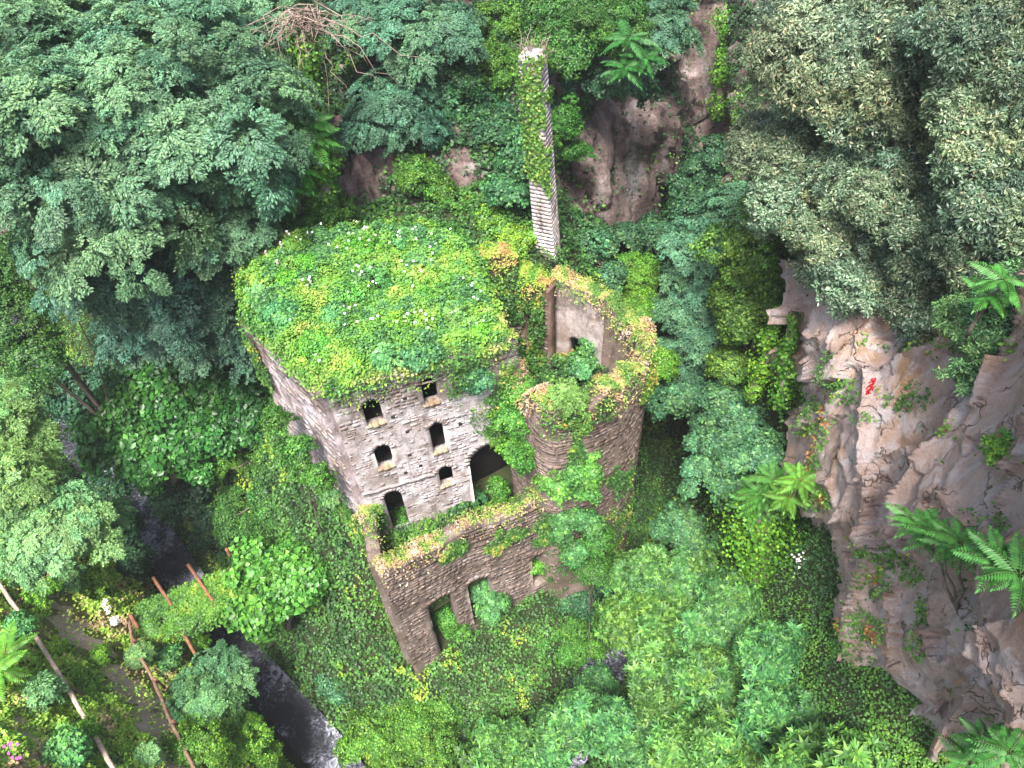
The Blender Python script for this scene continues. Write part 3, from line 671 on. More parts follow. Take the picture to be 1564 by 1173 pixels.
# left side wall, annex wall, annex left wall
P_ = at_z(575, 870, 8); Q_ = at_z(850, 745, 8); mid = at_z(700, 803, 8)
lw = Wall([C_[:2] - (A_ - C_)[:2] * 0.12, A_[:2]], 3.0, lambda u: 20.1 - 0.5 * (u < 2), [(1.9, 2.35, 14.8, 16.5), (2.95, 3.4, 13.9, 15.8), (5.3, 5.8, 12.2, 14.2), (3.4, 3.9, 8.4, 10.4)], 0.9, 0.25, 5)
lo = mpart(lw, 'side_wall', M_FACADE, (0.95, 0.9, 0.95)); lay_blocks(lo, lw.blocks(1, 5, 20, 0.3, 0.6, proud=0.05, seed=9, miss=0.3), M_FACADE, 25, 5)
aw_l = Wall([A_[:2] + fd[:2] * 0.1, P_[:2] + (A_ - P_)[:2] * 0.08], -13.0, lambda u: 8.3 + 0.4 * np.sin(u), [(1.2, 1.9, -3, 0.5)], 0.8, 0.25, 8)
ao = mpart(aw_l, 'annex_side_wall', M_WALL); lay_blocks(ao, aw_l.blocks(1, -11, 8, 0.32, 0.6, seed=10), M_WALL, 15, 6)
e = (Q_ - P_)[:2] / np.linalg.norm((Q_ - P_)[:2]); R_ = P_[:2] + e * 13.8; nrm_ = np.array([e[1], -e[0]])
apath = [P_[:2], P_[:2] + e * 3 + nrm_ * -0.15, mid[:2], P_[:2] + e * 9 + nrm_ * -0.1, R_]
def azt(u): return 8.0 + 0.25 * np.sin(u * 1.3) + 0.15 * np.sin(u * 3.1)
aw = Wall(apath, lambda u: -12.8 + 0.30 * u, azt, [(2.3, 4.15, -11.5, 1.25, 0.12), (5.4, 7.15, -6.4, 0.95, 0.12), (10.45, 11.6, -3.7, 1.0, 0.3)], 0.95, 0.22, 12)
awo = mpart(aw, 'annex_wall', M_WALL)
bl = aw.blocks(1, -12, 8.4, 0.32, 0.48, miss=0.15, proud=0.045, seed=12)
for k in range(3): bl += aw.voussoirs(1, k, 9, 0.5)
lay_blocks(awo, bl, M_WALL, 90, 7)
# tower: convex front, straight rear with a doorway
tz = lambda z, *p: [at_z(x, y, z)[:2] for x, y in p]
tpath = tz(18, (778, 548), (800, 572), (828, 604), (846, 612), (902, 600), (955, 572), (978, 548), (985, 525), (985, 502), (970, 480), (930, 456))
tw = Wall(tpath, -9.0, lambda u: 18.0 - 0.5 * np.clip(3 - u, 0, 1) - 0.5 * np.sin(u * 0.8) ** 2 + 0.3 * np.sin(u * 2.9), [], 0.95, 0.25, 21)
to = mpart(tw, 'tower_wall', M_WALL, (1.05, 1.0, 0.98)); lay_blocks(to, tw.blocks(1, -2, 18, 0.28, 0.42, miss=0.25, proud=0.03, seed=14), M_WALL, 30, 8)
rpath = tz(18, (930, 458), (885, 435), (845, 424))
rw = Wall(rpath, 2.0, 18.3, [(1.7, 2.7, 10.0, 13.6)], 0.95, 0.2, 24)
ro = mpart(rw, 'tower_rear_wall', M_FACADE, (1.0, 0.95, 0.92)); lay_blocks(ro, rw.blocks(1, 8, 18, 0.3, 0.55, seed=15) + rw.voussoirs(1, 0, 9), M_FACADE, 10, 9)
# rear walls around the inner court
bw = Wall(tz(19.5, (842, 420), (800, 400), (722, 400)), 8.0, lambda u: 18.6 + 1.6 * (u > 2.5), [(1.2, 1.9, 12.5, 16.2)], 0.9, 0.25, 27)
bo = mpart(bw, 'rear_wall', M_WALL, (1.1, 0.95, 0.85)); lay_blocks(bo, bw.blocks(-1, 10, 20, 0.3, 0.6, seed=16, miss=0.3) + bw.blocks(1, 10, 20, 0.3, 0.6, seed=17, miss=0.3), M_WALL, 10, 10)
# roof slab with soil, and near-black blocks for the darkness of rooms behind the facade
roof_px = [(497, 597), (604, 568), (697, 545), (768, 527), (752, 470), (724, 398), (690, 356), (560, 352), (440, 366), (372, 425), (388, 495), (440, 545)]
roof_xy = np.array([at_z(x, y, 19.9)[:2] for x, y in roof_px]); rc = roof_xy.mean(0)
def slab(name, xy, z0, z1, mat, parent=None):
    n_ = len(xy); V = np.concatenate([np.column_stack([xy, np.full(n_, z1)]), np.column_stack([xy, np.full(n_, z0)]), [[*xy.mean(0), z1], [*xy.mean(0), z0]]])
    i = np.arange(n_); j = (i + 1) % n_
    T = np.concatenate([np.stack([i, j, 0 * i + 2 * n_], 1), np.stack([j + n_, i + n_, 0 * i + 2 * n_ + 1], 1)]); Q = np.stack([i, i + n_, j + n_, j], 1)
    if parent is not None: V = V - np.array(parent.location)
    return link(name, mesh(name, V, [T, Q], mat, col=np.ones((len(V), 3))), parent)
inner = (roof_xy - rc) * 0.93 + rc
slab('roof_slab', inner, 19.0, 20.05, M_SOIL, mill)
# near-black core set back from the facade; window shade is put into its colour
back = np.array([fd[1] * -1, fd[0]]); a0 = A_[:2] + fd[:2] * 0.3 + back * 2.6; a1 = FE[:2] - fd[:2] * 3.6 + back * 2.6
slab('room_shade_core', np.array([a0, a1, a1 + back * 5, a0 + back * 5]), 2.0, 19.0, M_INSIDE, mill)
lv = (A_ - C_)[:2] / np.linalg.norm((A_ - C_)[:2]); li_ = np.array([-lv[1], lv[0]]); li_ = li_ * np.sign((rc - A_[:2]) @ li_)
slab('room_shade_core', np.array([C_[:2] + li_ * 1.3 - lv * .5, A_[:2] + li_ * 1.3 - lv * 1.4, A_[:2] + li_ * 2.2 - lv * 1.4, C_[:2] + li_ * 2.2 - lv * .5]), 2.0, 19.0, M_INSIDE, mill)  # added black block; its colour is the shade behind the side wall slits
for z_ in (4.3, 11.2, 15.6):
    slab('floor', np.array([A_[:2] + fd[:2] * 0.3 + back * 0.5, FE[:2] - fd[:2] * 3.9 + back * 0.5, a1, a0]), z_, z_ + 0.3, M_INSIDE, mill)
slab('arch_shade_block', np.array([FE[:2] - fd[:2] * 3.5 + back * 1.7, FE[:2] + fd[:2] * 0.3 + back * 1.7, FE[:2] + back * 4, FE[:2] - fd[:2] * 3.4 + back * 4]), 0.0, 18.0, M_INSIDE, mill)  # solid near-black block added so the arch looks dark inside
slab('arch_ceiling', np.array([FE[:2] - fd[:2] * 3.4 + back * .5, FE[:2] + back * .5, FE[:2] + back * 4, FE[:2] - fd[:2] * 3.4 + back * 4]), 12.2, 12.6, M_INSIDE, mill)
# sills of crumbling yellowish stone under the windows, a lintel bar, putlog holes as near-black shade blocks
rs = np.random.default_rng(3)
for k, (a, b, z0, z1) in enumerate([(1.6, 2.6, 16.4, 0), (5.05, 5.92, 16.9, 0), (1.5, 2.5, 12.1, 0), (5.0, 5.88, 12.1, 0), (5.03, 5.95, 8.3, 0)]):
    bb = []
    for q in range(3):
        aa = a - 0.08 + (b - a + 0.16) * q / 3; l = (b - a + 0.16) / 3 - 0.03; d = 0.06 + 0.08 * rs.random(); hh = 0.12 + 0.1 * rs.random()
        us = np.array([aa, aa + l, aa + l, aa] * 2); zz = np.array([z0 - hh, z0 - hh, z0 + .02, z0 + .02] * 2); x, y, nx, ny = fac.plan(us); o_ = np.array([-0.3] * 4 + [d] * 4) + 0.25
        bb.append(np.stack([x + nx * o_, y + ny * o_, zz], -1))
    V = np.concatenate(bb) - np.array(mill.location); link('window_sill', mesh('window_sill', V, [np.concatenate([BQ + 8 * q for q in range(3)])], M_FACADE, col=np.tile([[0.95, 0.82, 0.55]], (24, 1))), mill)
V, Q, T = tube(bend(fac.pos(np.array(5.0), np.array(18.75), 0.22), fac.pos(np.array(5.95), np.array(18.72), 0.22), 5, wob=0.03), 0.06, 6)
link('lintel_bar', mesh('lintel_bar', V - np.array(mill.location), [Q, T], M_WOOD), mill, label='pale bar across the top of the upper right window')
hb = []
for u, z in ((3.9, 17.9), (3.6, 14.9), (6.9, 17.2), (3.4, 12.6), (3.9, 11.2), (7.4, 18.6), (2.9, 10.9), (6.8, 14.2), (3.0, 16.6), (6.9, 19.0)):
    us = np.array([u, u + .22, u + .22, u] * 2); zz = np.array([z, z, z + .2, z + .2] * 2); x, y, nx, ny = fac.plan(us); o_ = np.array([0.1] * 4 + [0.305] * 4)
    hb.append(np.stack([x + nx * o_, y + ny * o_, zz], -1))
link('putlog_hole_shade', mesh('putlog_hole_shade', np.concatenate(hb) - np.array(mill.location), [np.concatenate([BQ + 8 * q for q in range(len(hb))])], M_INSIDE), mill, kind='stuff')  # blocks standing proud of the wall, coloured as the shade inside holes
# string course
us = np.linspace(0.1, 4.75, 40); 
V = np.concatenate([fac.pos(us, 9.9 + 0.05 * np.sin(us * 5) + zz, 0.25 + oo) for zz, oo in ((0, -.1), (0, .13), (.22, .13), (.22, -.1))]) - np.array(mill.location)
i = np.arange(39); link('string_course', mesh('string_course', V, [np.concatenate([np.stack([i + a * 40, i + 1 + a * 40, i + 1 + b * 40, i + b * 40], 1) for a, b in ((0, 1), (1, 2), (2, 3))])], M_FACADE, col=np.ones((160, 3)) * 0.8), mill)
for ch in mill.children:
    pass

# chimney
ch_base = at_z(837, 378, 17.5); chim = thing('brick_chimney', ch_base, 'tall slender square masonry chimney with ivy on its upper half behind the mill', 'chimney')
cy = math.radians(-24); cw_ = 0.66
def csq(z, s_=1.0, lean=0.055):
    w_ = cw_ * (1 - 0.006 * z) * s_; q = np.array([(-w_, -w_), (w_, -w_), (w_, w_), (-w_, w_)]); c_, s2 = math.cos(cy), math.sin(cy)
    return np.column_stack([q[:, 0] * c_ - q[:, 1] * s2 - lean * z * 1.0, q[:, 0] * s2 + q[:, 1] * c_, np.full(4, z)])
zs = np.linspace(-3, 13.6, 18); V = np.concatenate([csq(z, 0.95) for z in zs]); Q = []
for k in range(17):
    for j in range(4): Q.append((k * 4 + j, k * 4 + (j + 1) % 4, k * 4 + 4 + (j + 1) % 4, k * 4 + 4 + j))
Q.append((68, 69, 70, 71))
shaft = link('shaft', mesh('shaft', V, [np.array(Q)], M_CHIMNEY, col=np.ones((len(V), 3)) * 1.15), chim)
blk = []; rsx = np.random.default_rng(5); z = -1.0; row = 0
while z < 13.4:
    h = 0.30
    for f in (0, 1, 3):
        lo_, hi = csq(z), csq(z + h - 0.010); a, b = lo_[f], lo_[(f + 1) % 4]; c, d = hi[f], hi[(f + 1) % 4]; nn = unit(np.cross(b - a, [0, 0, 1])); cuts = [0, .22, .48, .76, 1] if row % 2 else [0, .34, .62, 1]
        for s0, s1 in zip(cuts[:-1], cuts[1:]):
            s0 += 0.012; s1 -= 0.012; p = 0.006 + 0.008 * rsx.random(); q = [a + (b - a) * s0, a + (b - a) * s1, c + (d - c) * s1, c + (d - c) * s0]
            blk.append(np.array([v - nn * 0.12 for v in q] + [v + nn * p for v in q]) + ch_base)
    z += h; row += 1
lay_blocks(shaft, blk, M_CHIMNEY, 230, 6, 'brick', 1.3)
for ob in shaft.children:       # blocks were laid in world coordinates
    ob.location = tuple(np.array(ob.location) - ch_base)
for top in [o_ for o_ in mill.children if o_.children]:
    pass

# ------------------------------------------------------------------ ground cover
def in_view(P, m=110):
    q = proj(P); return (q[:, 0] > -m) & (q[:, 0] < 1564 + m) & (q[:, 1] > -m) & (q[:, 1] < 1173 + m) & (q[:, 2] > 0)
def gnormal(X, Y):
    e_ = 0.5; z = ground_z(X, Y); return unit(np.stack([-(ground_z(X + e_, Y) - z) / e_, -(ground_z(X, Y + e_) - z) / e_, np.ones_like(z)], -1)), z
def scatter_ground(n_, rs, x0, x1, y0, y1, keep=None):
    X = rs.uniform(x0, x1, n_); Y = rs.uniform(y0, y1, n_); Pq = np.stack([X, Y, 0 * X], -1)
    P = np.stack([X, Y, np.zeros(n_)], -1); P[:, 2] = _gz_fast(X, Y); k = in_view(P)
    d = np.minimum(_seg_d(X, Y, ls_pts), _seg_d(X, Y, rs_pts)); k &= d > 1.6 + 0.8 * vnoise(P * 0.8, 2)
    if keep is not None: k &= keep(P)
    return P[k]
def _gz_fast(X, Y):
    fx = (X - xs[0]) / 0.9; fy = (Y - ys[0]) / 0.9; i = np.clip(fx.astype(int), 0, len(xs) - 2); j = np.clip(fy.astype(int), 0, len(ys) - 2); s_, t = fx - i, fy - j
    return GZ[j, i] * (1 - s_) * (1 - t) + GZ[j, i + 1] * s_ * (1 - t) + GZ[j + 1, i] * (1 - s_) * t + GZ[j + 1, i + 1] * s_ * t
def _gn_fast(X, Y):
    e_ = 0.6; z = _gz_fast(X, Y); return unit(np.stack([-(_gz_fast(X + e_, Y) - z) / e_, -(_gz_fast(X, Y + e_) - z) / e_, np.ones_like(z)], -1))
rs = np.random.default_rng(11)
mill_poly = np.array([A_[:2], P_[:2], R_, tpath[5], tpath[8], rpath[2], roof_xy[5], roof_xy[8], roof_xy[10]])
def in_poly(P, poly):
    r = np.zeros(len(P), bool); n_ = len(poly)
    for k in range(n_):
        a, b = poly[k], poly[(k + 1) % n_]; c = ((a[1] > P[:, 1]) != (b[1] > P[:, 1])) & (P[:, 0] < (b[0] - a[0]) * (P[:, 1] - a[1]) / (b[1] - a[1] + 1e-12) + a[0]); r ^= c
    return r
# dry light soil of the left bank, a sheet just above the ground
bx, by = np.meshgrid(np.arange(-62, -5, 0.9), np.arange(0.5, 45, 0.9)); bzz = _gz_fast(bx.ravel(), by.ravel()).reshape(bx.shape) + 0.05
bq = grid_quads(bx.shape[1], bx.shape[0]); bV = np.stack([bx, by, bzz], -1).reshape(-1, 3); lp_ = np.array([p[:2] for p in ls_pts[:6]] + [(-85, 46), (-85, -8), (-8, -8)])
bc = bV[bq].mean(1); bq = bq[in_poly(bc, lp_) & (_seg_d(bc[:, 0], bc[:, 1], ls_pts) > 4.5)]
def b_bank(n, pos):
    a = noise(n, pos, 0.8, 6); b = noise(n, pos, 7.0, 5)
    return mixc(n, b, ramp(n, a, [(0.3, (0.10, 0.11, 0.04)), (0.5, (0.20, 0.17, 0.08)), (0.7, (0.40, 0.32, 0.24))]), (0.12, 0.15, 0.04)), b
link('bank_earth', mesh('bank_earth', bV, [bq], simple_mat('bank_soil', b_bank, bump=(0.8, 0.2)), smooth=True), kind='structure')
# bare earth path on the left hillside
path_w = [at_g(*p) for p in ((-60, 850), (20, 880), (70, 920), (115, 970), (188, 1045), (235, 1101), (262, 1173), (275, 1250))]
def keep1(P):
    d = _seg_d(P[:, 0], P[:, 1], path_w); return ~in_poly(P, mill_poly) & ((d > 0.5 + 1.1 * vnoise(P * 1.2, 8)) | (rs.random(len(P)) < 0.08))
P = scatter_ground(780000, rs, -75, 45, 5, 75, keep1); P = P[np.hypot(P[:, 0], P[:, 1]) < 90]
P = P[~in_poly(P, np.array([p[:2] for p in ls_pts[:6]] + [(-85, 46), (-85, -8), (-8, -8)]))]; far = np.hypot(P[:, 0], P[:, 1]) > 45; P = P[~far | (rs.random(len(P)) < 0.5)]
P = P[~((P[:, 0] > 4) & (P[:, 1] < 24) & (P[:, 2] > -3))]
carpet('ground_cover', P, _gn_fast(P[:, 0], P[:, 1]), 0.23, [G_DEEP, G_MID, (0.07, 0.19, 0.03), G_BRIGHT, G_YEL], [3.0, 3.4, 2.6, 1.2, 0.1], 5, tall=0.7)
left_poly = np.array([p[:2] for p in ls_pts[:6]] + [(-85, 46), (-85, -8), (-8, -8)])
P = scatter_ground(480000, rs, -50, -6, 1, 42, lambda P: keep1(P) & (P[:, 2] > -13.5) & in_poly(P, left_poly)); carpet('hillside_undergrowth', P, _gn_fast(P[:, 0], P[:, 1]), 0.20, [(0.12, 0.26, 0.035), (0.19, 0.38, 0.045), (0.27, 0.47, 0.06), (0.37, 0.54, 0.08), (0.54, 0.50, 0.20), (0.50, 0.36, 0.22)], [0.8, 2.4, 3.4, 2.8, 1.0, 0.3], 6, tall=0.7, up=0.85)
P = scatter_ground(150000, rs, 2, 34, 2, 26, lambda P: (P[:, 0] > 4) & (P[:, 1] < 24) & (P[:, 2] > -3)); carpet('cliff_foot_undergrowth', P, _gn_fast(P[:, 0], P[:, 1]), 0.16, [G_DEEP, G_MID, (0.08, 0.21, 0.03), G_BRIGHT], [2, 3, 3, 1.5], 7, tall=0.5)
ii = np.argwhere(_in & (_gh - _mh < 40) & (GX < 60) & (GY > -1)); kk = ii[rs.integers(len(ii), size=60000)]; X_ = np.minimum(xs[kk[:, 1]] + rs.random(60000) * 0.9, xs[-1] - 1); Y_ = ys[kk[:, 0]] + rs.random(60000) * 0.9
P = np.column_stack([X_, Y_, _gz_fast(X_, Y_)]); carpet('clifftop_undergrowth', P, _gn_fast(X_, Y_), 0.34, [G_DEEP, G_MID, (0.08, 0.21, 0.03), G_BRIGHT], [2, 3, 3, 1], 13, tall=0.8)
ph = np.array([p[:2] for p in path_w]); pv = []
tt = np.linspace(0, 1, 60); pp = np.stack([np.interp(tt, np.linspace(0, 1, len(ph)), ph[:, k]) for k in (0, 1)], 1)
for _ in range(3): pp[1:-1] = (pp[:-2] + 2 * pp[1:-1] + pp[2:]) / 4
T_ = unit(np.gradient(pp, axis=0)); N_ = np.stack([-T_[:, 1], T_[:, 0]], 1)
for s_ in np.linspace(-0.95, 0.95, 9):
    q = pp + N_ * s_; pv.append(np.column_stack([q, ground_z(q[:, 0], q[:, 1]) + 0.12 - abs(s_) * 0.09]))
link('path', mesh('path', np.stack(pv, 1).reshape(-1, 3), [grid_quads(9, 60)], M_PATH, smooth=True), kind='structure')

# cliff foliage: ivy where the photograph shows no bare rock
def ell(U, V, lst):
    m_ = np.zeros(len(U))
    for cx, cy_, rx, ry in lst: m_ = np.maximum(m_, 1.3 - np.hypot((U - cx) / rx, (V - cy_) / ry))
    return m_
BARE_B = [(945, 240, 75, 110), (1080, 110, 60, 110), (550, 250, 48, 52), (625, 325, 35, 22), (925, 270, 30, 110), (975, 260, 50, 110), (1012, 230, 26, 85), (1130, 70, 60, 120), (1085, 150, 36, 110), (840, 70, 16, 70), (880, 270, 20, 80), (705, 275, 20, 32), (870, 110, 30, 30)]
rs = np.random.default_rng(12)
P, Nn, U, Vv = relief_pts(back_cliff, 330000, rs); b = ell(U, Vv, BARE_B) + (fbm(P * 0.5, 3, 4) - 0.5) * 0.5
k = (rs.random(len(P)) > np.clip((b - 0.10) * 4, 0, 0.97)) & in_view(P, 60) & (P[:, 2] > _gz_fast(P[:, 0], P[:, 1]) - 0.5)
carpet('cliff_ivy', P[k], Nn[k], 0.27, [(0.022, 0.06, 0.022), (0.03, 0.085, 0.03), G_MID, (0.09, 0.2, 0.03), G_YEL], [3, 3, 2.2, 0.8, 0.0], 8, up=0.45, tall=1.1, zone=0.16)
P, Nn, U, Vv = relief_pts(upper_cliff, 90000, rs); k = in_view(P, 60) & (fbm(P * 0.3, 3, 9) > 0.40)
carpet('upper_cliff_ivy', P[k], Nn[k], 0.24, [(0.025, 0.06, 0.022), (0.045, 0.11, 0.028), (0.10, 0.21, 0.03)], [3, 2, 1], 9, up=0.4, tall=0.7, zone=0.25)
P, Nn, U, Vv = relief_pts(right_cliff, 110000, rs)
PL = [(1300, 600, 30, 22), (1375, 605, 35, 22), (1245, 645, 28, 40), (1225, 590, 14, 30), (1260, 760, 26, 14), (1360, 850, 26, 28), (1350, 890, 18, 22), (1390, 880, 20, 12), (1330, 960, 22, 30), (1400, 935, 10, 26), (1395, 985, 10, 20), (1470, 955, 24, 8), (1250, 690, 12, 40), (1190, 830, 30, 110), (1560, 690, 44, 28), (1470, 660, 14, 14), (1275, 560, 10, 30), (1540, 800, 30, 12), (1215, 1000, 40, 60), (1440, 520, 120, 20), (1500, 1150, 60, 20), (1300, 980, 24, 16), (1330, 640, 16, 12), (1210, 760, 20, 30)]
b = ell(U, Vv, PL) + (fbm(P * 1.2, 3, 14) - 0.5) * 1.1; k = (rs.random(len(P)) < np.clip((b - 0.22) * 3, 0.0, 1)) & in_view(P, 60)
carpet('cliff_plants', P[k], Nn[k], 0.16, [G_MID, (0.08, 0.2, 0.03), G_BRIGHT, G_YEL, (0.35, 0.16, 0.05)], [2, 3, 2, 1.2, 0.3], 10, up=0.55, tall=0.35)

# ------------------------------------------------------------------ plants on the ruin
def poly_pts(poly, n_, rs):
    lo, hi = poly.min(0), poly.max(0); q = rs.uniform(lo, hi, (n_ * 3, 2)); q = q[in_poly(q, poly)][:n_]; return q
rs = np.random.default_rng(21)
outer = (roof_xy - rc) * 1.0 + rc
q = poly_pts(outer, 62000, rs)
def edge_d(q, poly):
    return _seg_d(q[:, 0], q[:, 1], [np.array(p) for p in poly] + [np.array(poly[0])])
ed = edge_d(q, outer); qz = 19.75 + np.clip(ed, 0, 1.0) * 0.35 + 0.6 * fbm(np.column_stack([q, 0 * q[:, 0]]) * 0.55, 3, 3) * np.clip(ed + 0.35, 0, 1)
P = np.column_stack([q, qz])
carpet('roof_undergrowth', P, np.tile([[0, 0, 1.0]], (len(P), 1)), 0.165, [(0.055, 0.16, 0.055), (0.085, 0.23, 0.055), (0.12, 0.29, 0.04), (0.16, 0.32, 0.045), (0.23, 0.37, 0.06), (0.30, 0.40, 0.08)], [1.6, 2.4, 3.2, 2.6, 0.9, 0.15], 22, mixr=0.5, tall=0.75, zone=0.45)
# overhanging fringe on the roof edges
ep = []
for a, b in zip(outer, np.roll(outer, -1, 0)):
    m_ = int(np.linalg.norm(b - a) * 260); t = rs.random((m_, 1)); ep.append(np.column_stack([a + (b - a) * t + rs.normal(size=(m_, 2)) * 0.22, 19.9 + rs.random(m_) * 0.5 - 0.8 * rs.random(m_) ** 2 * vnoise(np.column_stack([(a + (b - a) * t), 0 * t]) * 0.8, 5)]))
P = np.concatenate(ep); carpet('roof_fringe', P, unit(np.column_stack([P[:, :2] - rc, np.full(len(P), 4.0)])), 0.19, [(0.06, 0.17, 0.035), (0.13, 0.29, 0.035), (0.20, 0.34, 0.05), (0.30, 0.34, 0.10)], [2.8, 3, 1.3, .1], 23, tall=0.3)

def rim(name, wall, n_, pal, wts, seed, size=0.15, tall=0.35, u0=0.0, u1=None, drop=0.5, wid=0.75):
    rs = np.random.default_rng(seed); u = rs.uniform(u0, u1 or wall.len, n_); d = wall.clump = vnoise(np.column_stack([u * 0.8, 0 * u, 0 * u]), seed)
    keep = rs.random(n_) < 1.5 * d - 0.15; u = u[keep]; o_ = rs.normal(size=len(u)) * wid * 0.42
    z = wall.zt(u) - np.maximum(np.abs(o_) - wall.th / 2, 0) * 2.2 - (np.abs(o_) > wall.th / 2) * rs.random(len(u)) * drop
    P = wall.pos(u, z, o_); x, y, nx, ny = wall.plan(u)
    nn = unit(np.column_stack([nx * o_, ny * o_, np.full(len(u), 0.6)]))
    carpet(name, P, nn, size, pal, wts, seed, tall=tall, up=0.4, zone=0.7, aspect=0.5)
DRY = [(0.08, 0.18, 0.035), (0.18, 0.28, 0.05), (0.32, 0.36, 0.09), (0.40, 0.30, 0.15), (0.34, 0.19, 0.10), (0.46, 0.38, 0.28)]
rim('facade_rim_plants', fac, 5000, [(0.04, 0.12, 0.03), (0.09, 0.2, 0.03), (0.25, 0.33, 0.05)], [3, 2, 1], 31)
rim('side_rim_plants', lw, 3000, [(0.05, 0.13, 0.03), (0.12, 0.24, 0.04), (0.3, 0.36, 0.06)], [3, 2, 1], 32, wid=0.5)
rim('annex_rim_plants', aw, 7500, DRY, [1.5, 2.2, 2, 2.2, 1.2, .6], 33)
rim('annex_side_rim_plants', aw_l, 5000, DRY, [2, 2.5, 2, 2, 1, .5], 34)
rim('tower_rim_plants', tw, 17000, DRY, [1.8, 2.6, 2, 2.4, 1.6, .6], 35, wid=0.85)
rim('tower_rear_rim_plants', rw, 5500, DRY, [1.6, 2.2, 2, 2.4, 1.8, .4], 36)
rim('rear_rim_plants', bw, 8000, [(0.08, 0.2, 0.03), (0.2, 0.34, 0.04), (0.32, 0.38, 0.06), (0.4, 0.28, 0.1)], [3, 3, 1, 1], 37, tall=0.7)
def wall_ivy(name, wall, side, n_, seed, patches, pal=((0.04, 0.11, 0.025), (0.075, 0.18, 0.03), (0.16, 0.28, 0.04), (0.34, 0.28, 0.07)), wts=(3, 3, 1.4, .4), size=0.16, tall=0.3):
    """patches: (u, z, ru, rz)"""
    rs = np.random.default_rng(seed); k = rs.integers(len(patches), size=n_); pt = np.array(patches)[k]
    r = rs.random(n_) ** 0.6; a = rs.random(n_) * 6.283; u = pt[:, 0] + pt[:, 2] * r * np.cos(a); z = pt[:, 1] + pt[:, 3] * r * np.sin(a)
    wgt = fbm(np.column_stack([u, z, 0 * u]) * 0.9, 3, seed); keep = (wgt + (1 - r) * 0.35 > 0.53) & (u > 0) & (u < wall.len) & (z < wall.zt(u)) & ~wall.inside(u, z, -0.05); u, z = u[keep], z[keep]
    P = wall.pos(u, z, side * (wall.th / 2 + 0.04)); x, y, nx, ny = wall.plan(u)
    carpet(name, P, np.column_stack([nx, ny, 0 * nx]) * side, size, pal, wts, seed, up=0.35, tall=tall, zone=0.6)
wall_ivy('rear_wall_ivy', bw, -1, 9000, 41, [(2, 17, 3, 3), (4.5, 15, 2, 4), (1, 13, 2, 4)], tall=0.5)
wall_ivy('rear_wall_ivy', bw, 1, 5000, 42, [(2, 17, 3, 3), (4.5, 15, 2, 4)], tall=0.5)
wall_ivy('annex_ivy', aw, 1, 9000, 43, [(12.5, 3, 2.2, 7), (9, 6, 1.2, 1.6), (5, 6.5, 1.3, 1.2), (8, 5, 1, 1), (13, -2, 1.5, 5), (11.3, 4, 1, 2)], tall=0.35)
wall_ivy('tower_ivy', tw, 1, 9000, 44, [(7, -1, 4, 5), (9, 2, 2, 4), (5, 2, 2, 4), (10.5, 16, 1.2, 1.6), (5.5, 16.5, 2.2, 1.6), (5.3, 12, .6, 3), (8.5, 8, 1.2, 2)], tall=0.4)
wall_ivy('side_wall_ivy', lw, 1, 5000, 45, [(1, 17, 1, 3), (6.6, 6, 1.2, 3), (5, 5, 3, 2.5), (3, 7, 2.5, 3)], tall=0.3)
wall_ivy('annex_side_ivy', aw_l, 1, 7000, 46, [(1, 4, 1.2, 4), (3, -4, 1, 4), (1, -4, 1.5, 5), (3.5, 3, 1, 2)], tall=0.4)
wall_ivy('facade_ivy', fac, 1, 6000, 47, [(7.8, 18.5, 1.5, 2.5), (9.5, 15, 2, 5), (10, 18, 1.5, 2), (9.6, 12.3, 1.5, 1.5), (0.6, 7, .8, 2)], tall=0.5)

# ferns in a dense hanging band below the annex wall
u = rng.uniform(2.5, 14.2, 16000); o_ = rng.random(16000) ** 1.0 * 2.6
P = aw.pos(np.minimum(u, aw.len), aw.zb(u) + 0.9 - o_ * 0.95 + 0.3 * fbm(np.column_stack([u, o_, 0 * u]), 3, 3), aw.th / 2 + o_ * 0.55)
P[:, 0] += np.maximum(u - aw.len, 0) * e[0]; P[:, 1] += np.maximum(u - aw.len, 0) * e[1]
rsf = np.random.default_rng(8); dn = np.tile([[nrm_[0] * 0.5, nrm_[1] * 0.5, -0.85]], (len(P), 1)) + rsf.normal(size=(len(P), 3)) * 0.28
link('hanging_ferns', leaf_mesh('hanging_ferns', P, dn, np.tile([[nrm_[0], nrm_[1], 0.8]], (len(P), 1)) + rsf.normal(size=(len(P), 3)) * 0.3, 0.24 + 0.22 * rsf.random(len(P)), 0.07 + 0.04 * rsf.random(len(P)), shade(len(P), [(0.10, 0.21, 0.03), (0.15, 0.28, 0.04), (0.06, 0.14, 0.025)], [3, 2, 2], rsf)), kind='stuff')

# court and tower floors, earth behind the walls
def fill(name, poly, zf, mat=M_SOIL):
    poly = np.array(poly); return slab(name, poly, -14.0, zf, mat, mill)
cf = back
court = np.array([A_[:2] + fd[:2] * .4 - back * 0.5, FE[:2] - back * 0.5, R_ - nrm_ * 0.6, P_[:2] + e * .4 - nrm_ * 0.5])
rs = np.random.default_rng(51)
q = poly_pts(court, 9000, rs); dd = (q - A_[:2]) @ (-back) ; zc = 5.0 - dd * 1.9 + 1.2 * fbm(np.column_stack([q, 0 * dd]) * 0.6, 3, 3)
gx = np.linspace(0, 1, 14); V = []
for a in gx:
    for b in gx:
        p_ = (court[0] * (1 - a) + court[1] * a) * (1 - b) + (court[3] * (1 - a) + court[2] * a) * b; V.append((*p_, 4.9 - ((p_ - A_[:2]) @ (-back)) * 1.9))
link('court_floor', mesh('court_floor', np.array(V) - np.array(mill.location), [grid_quads(14, 14)], M_SOIL, smooth=True), mill)
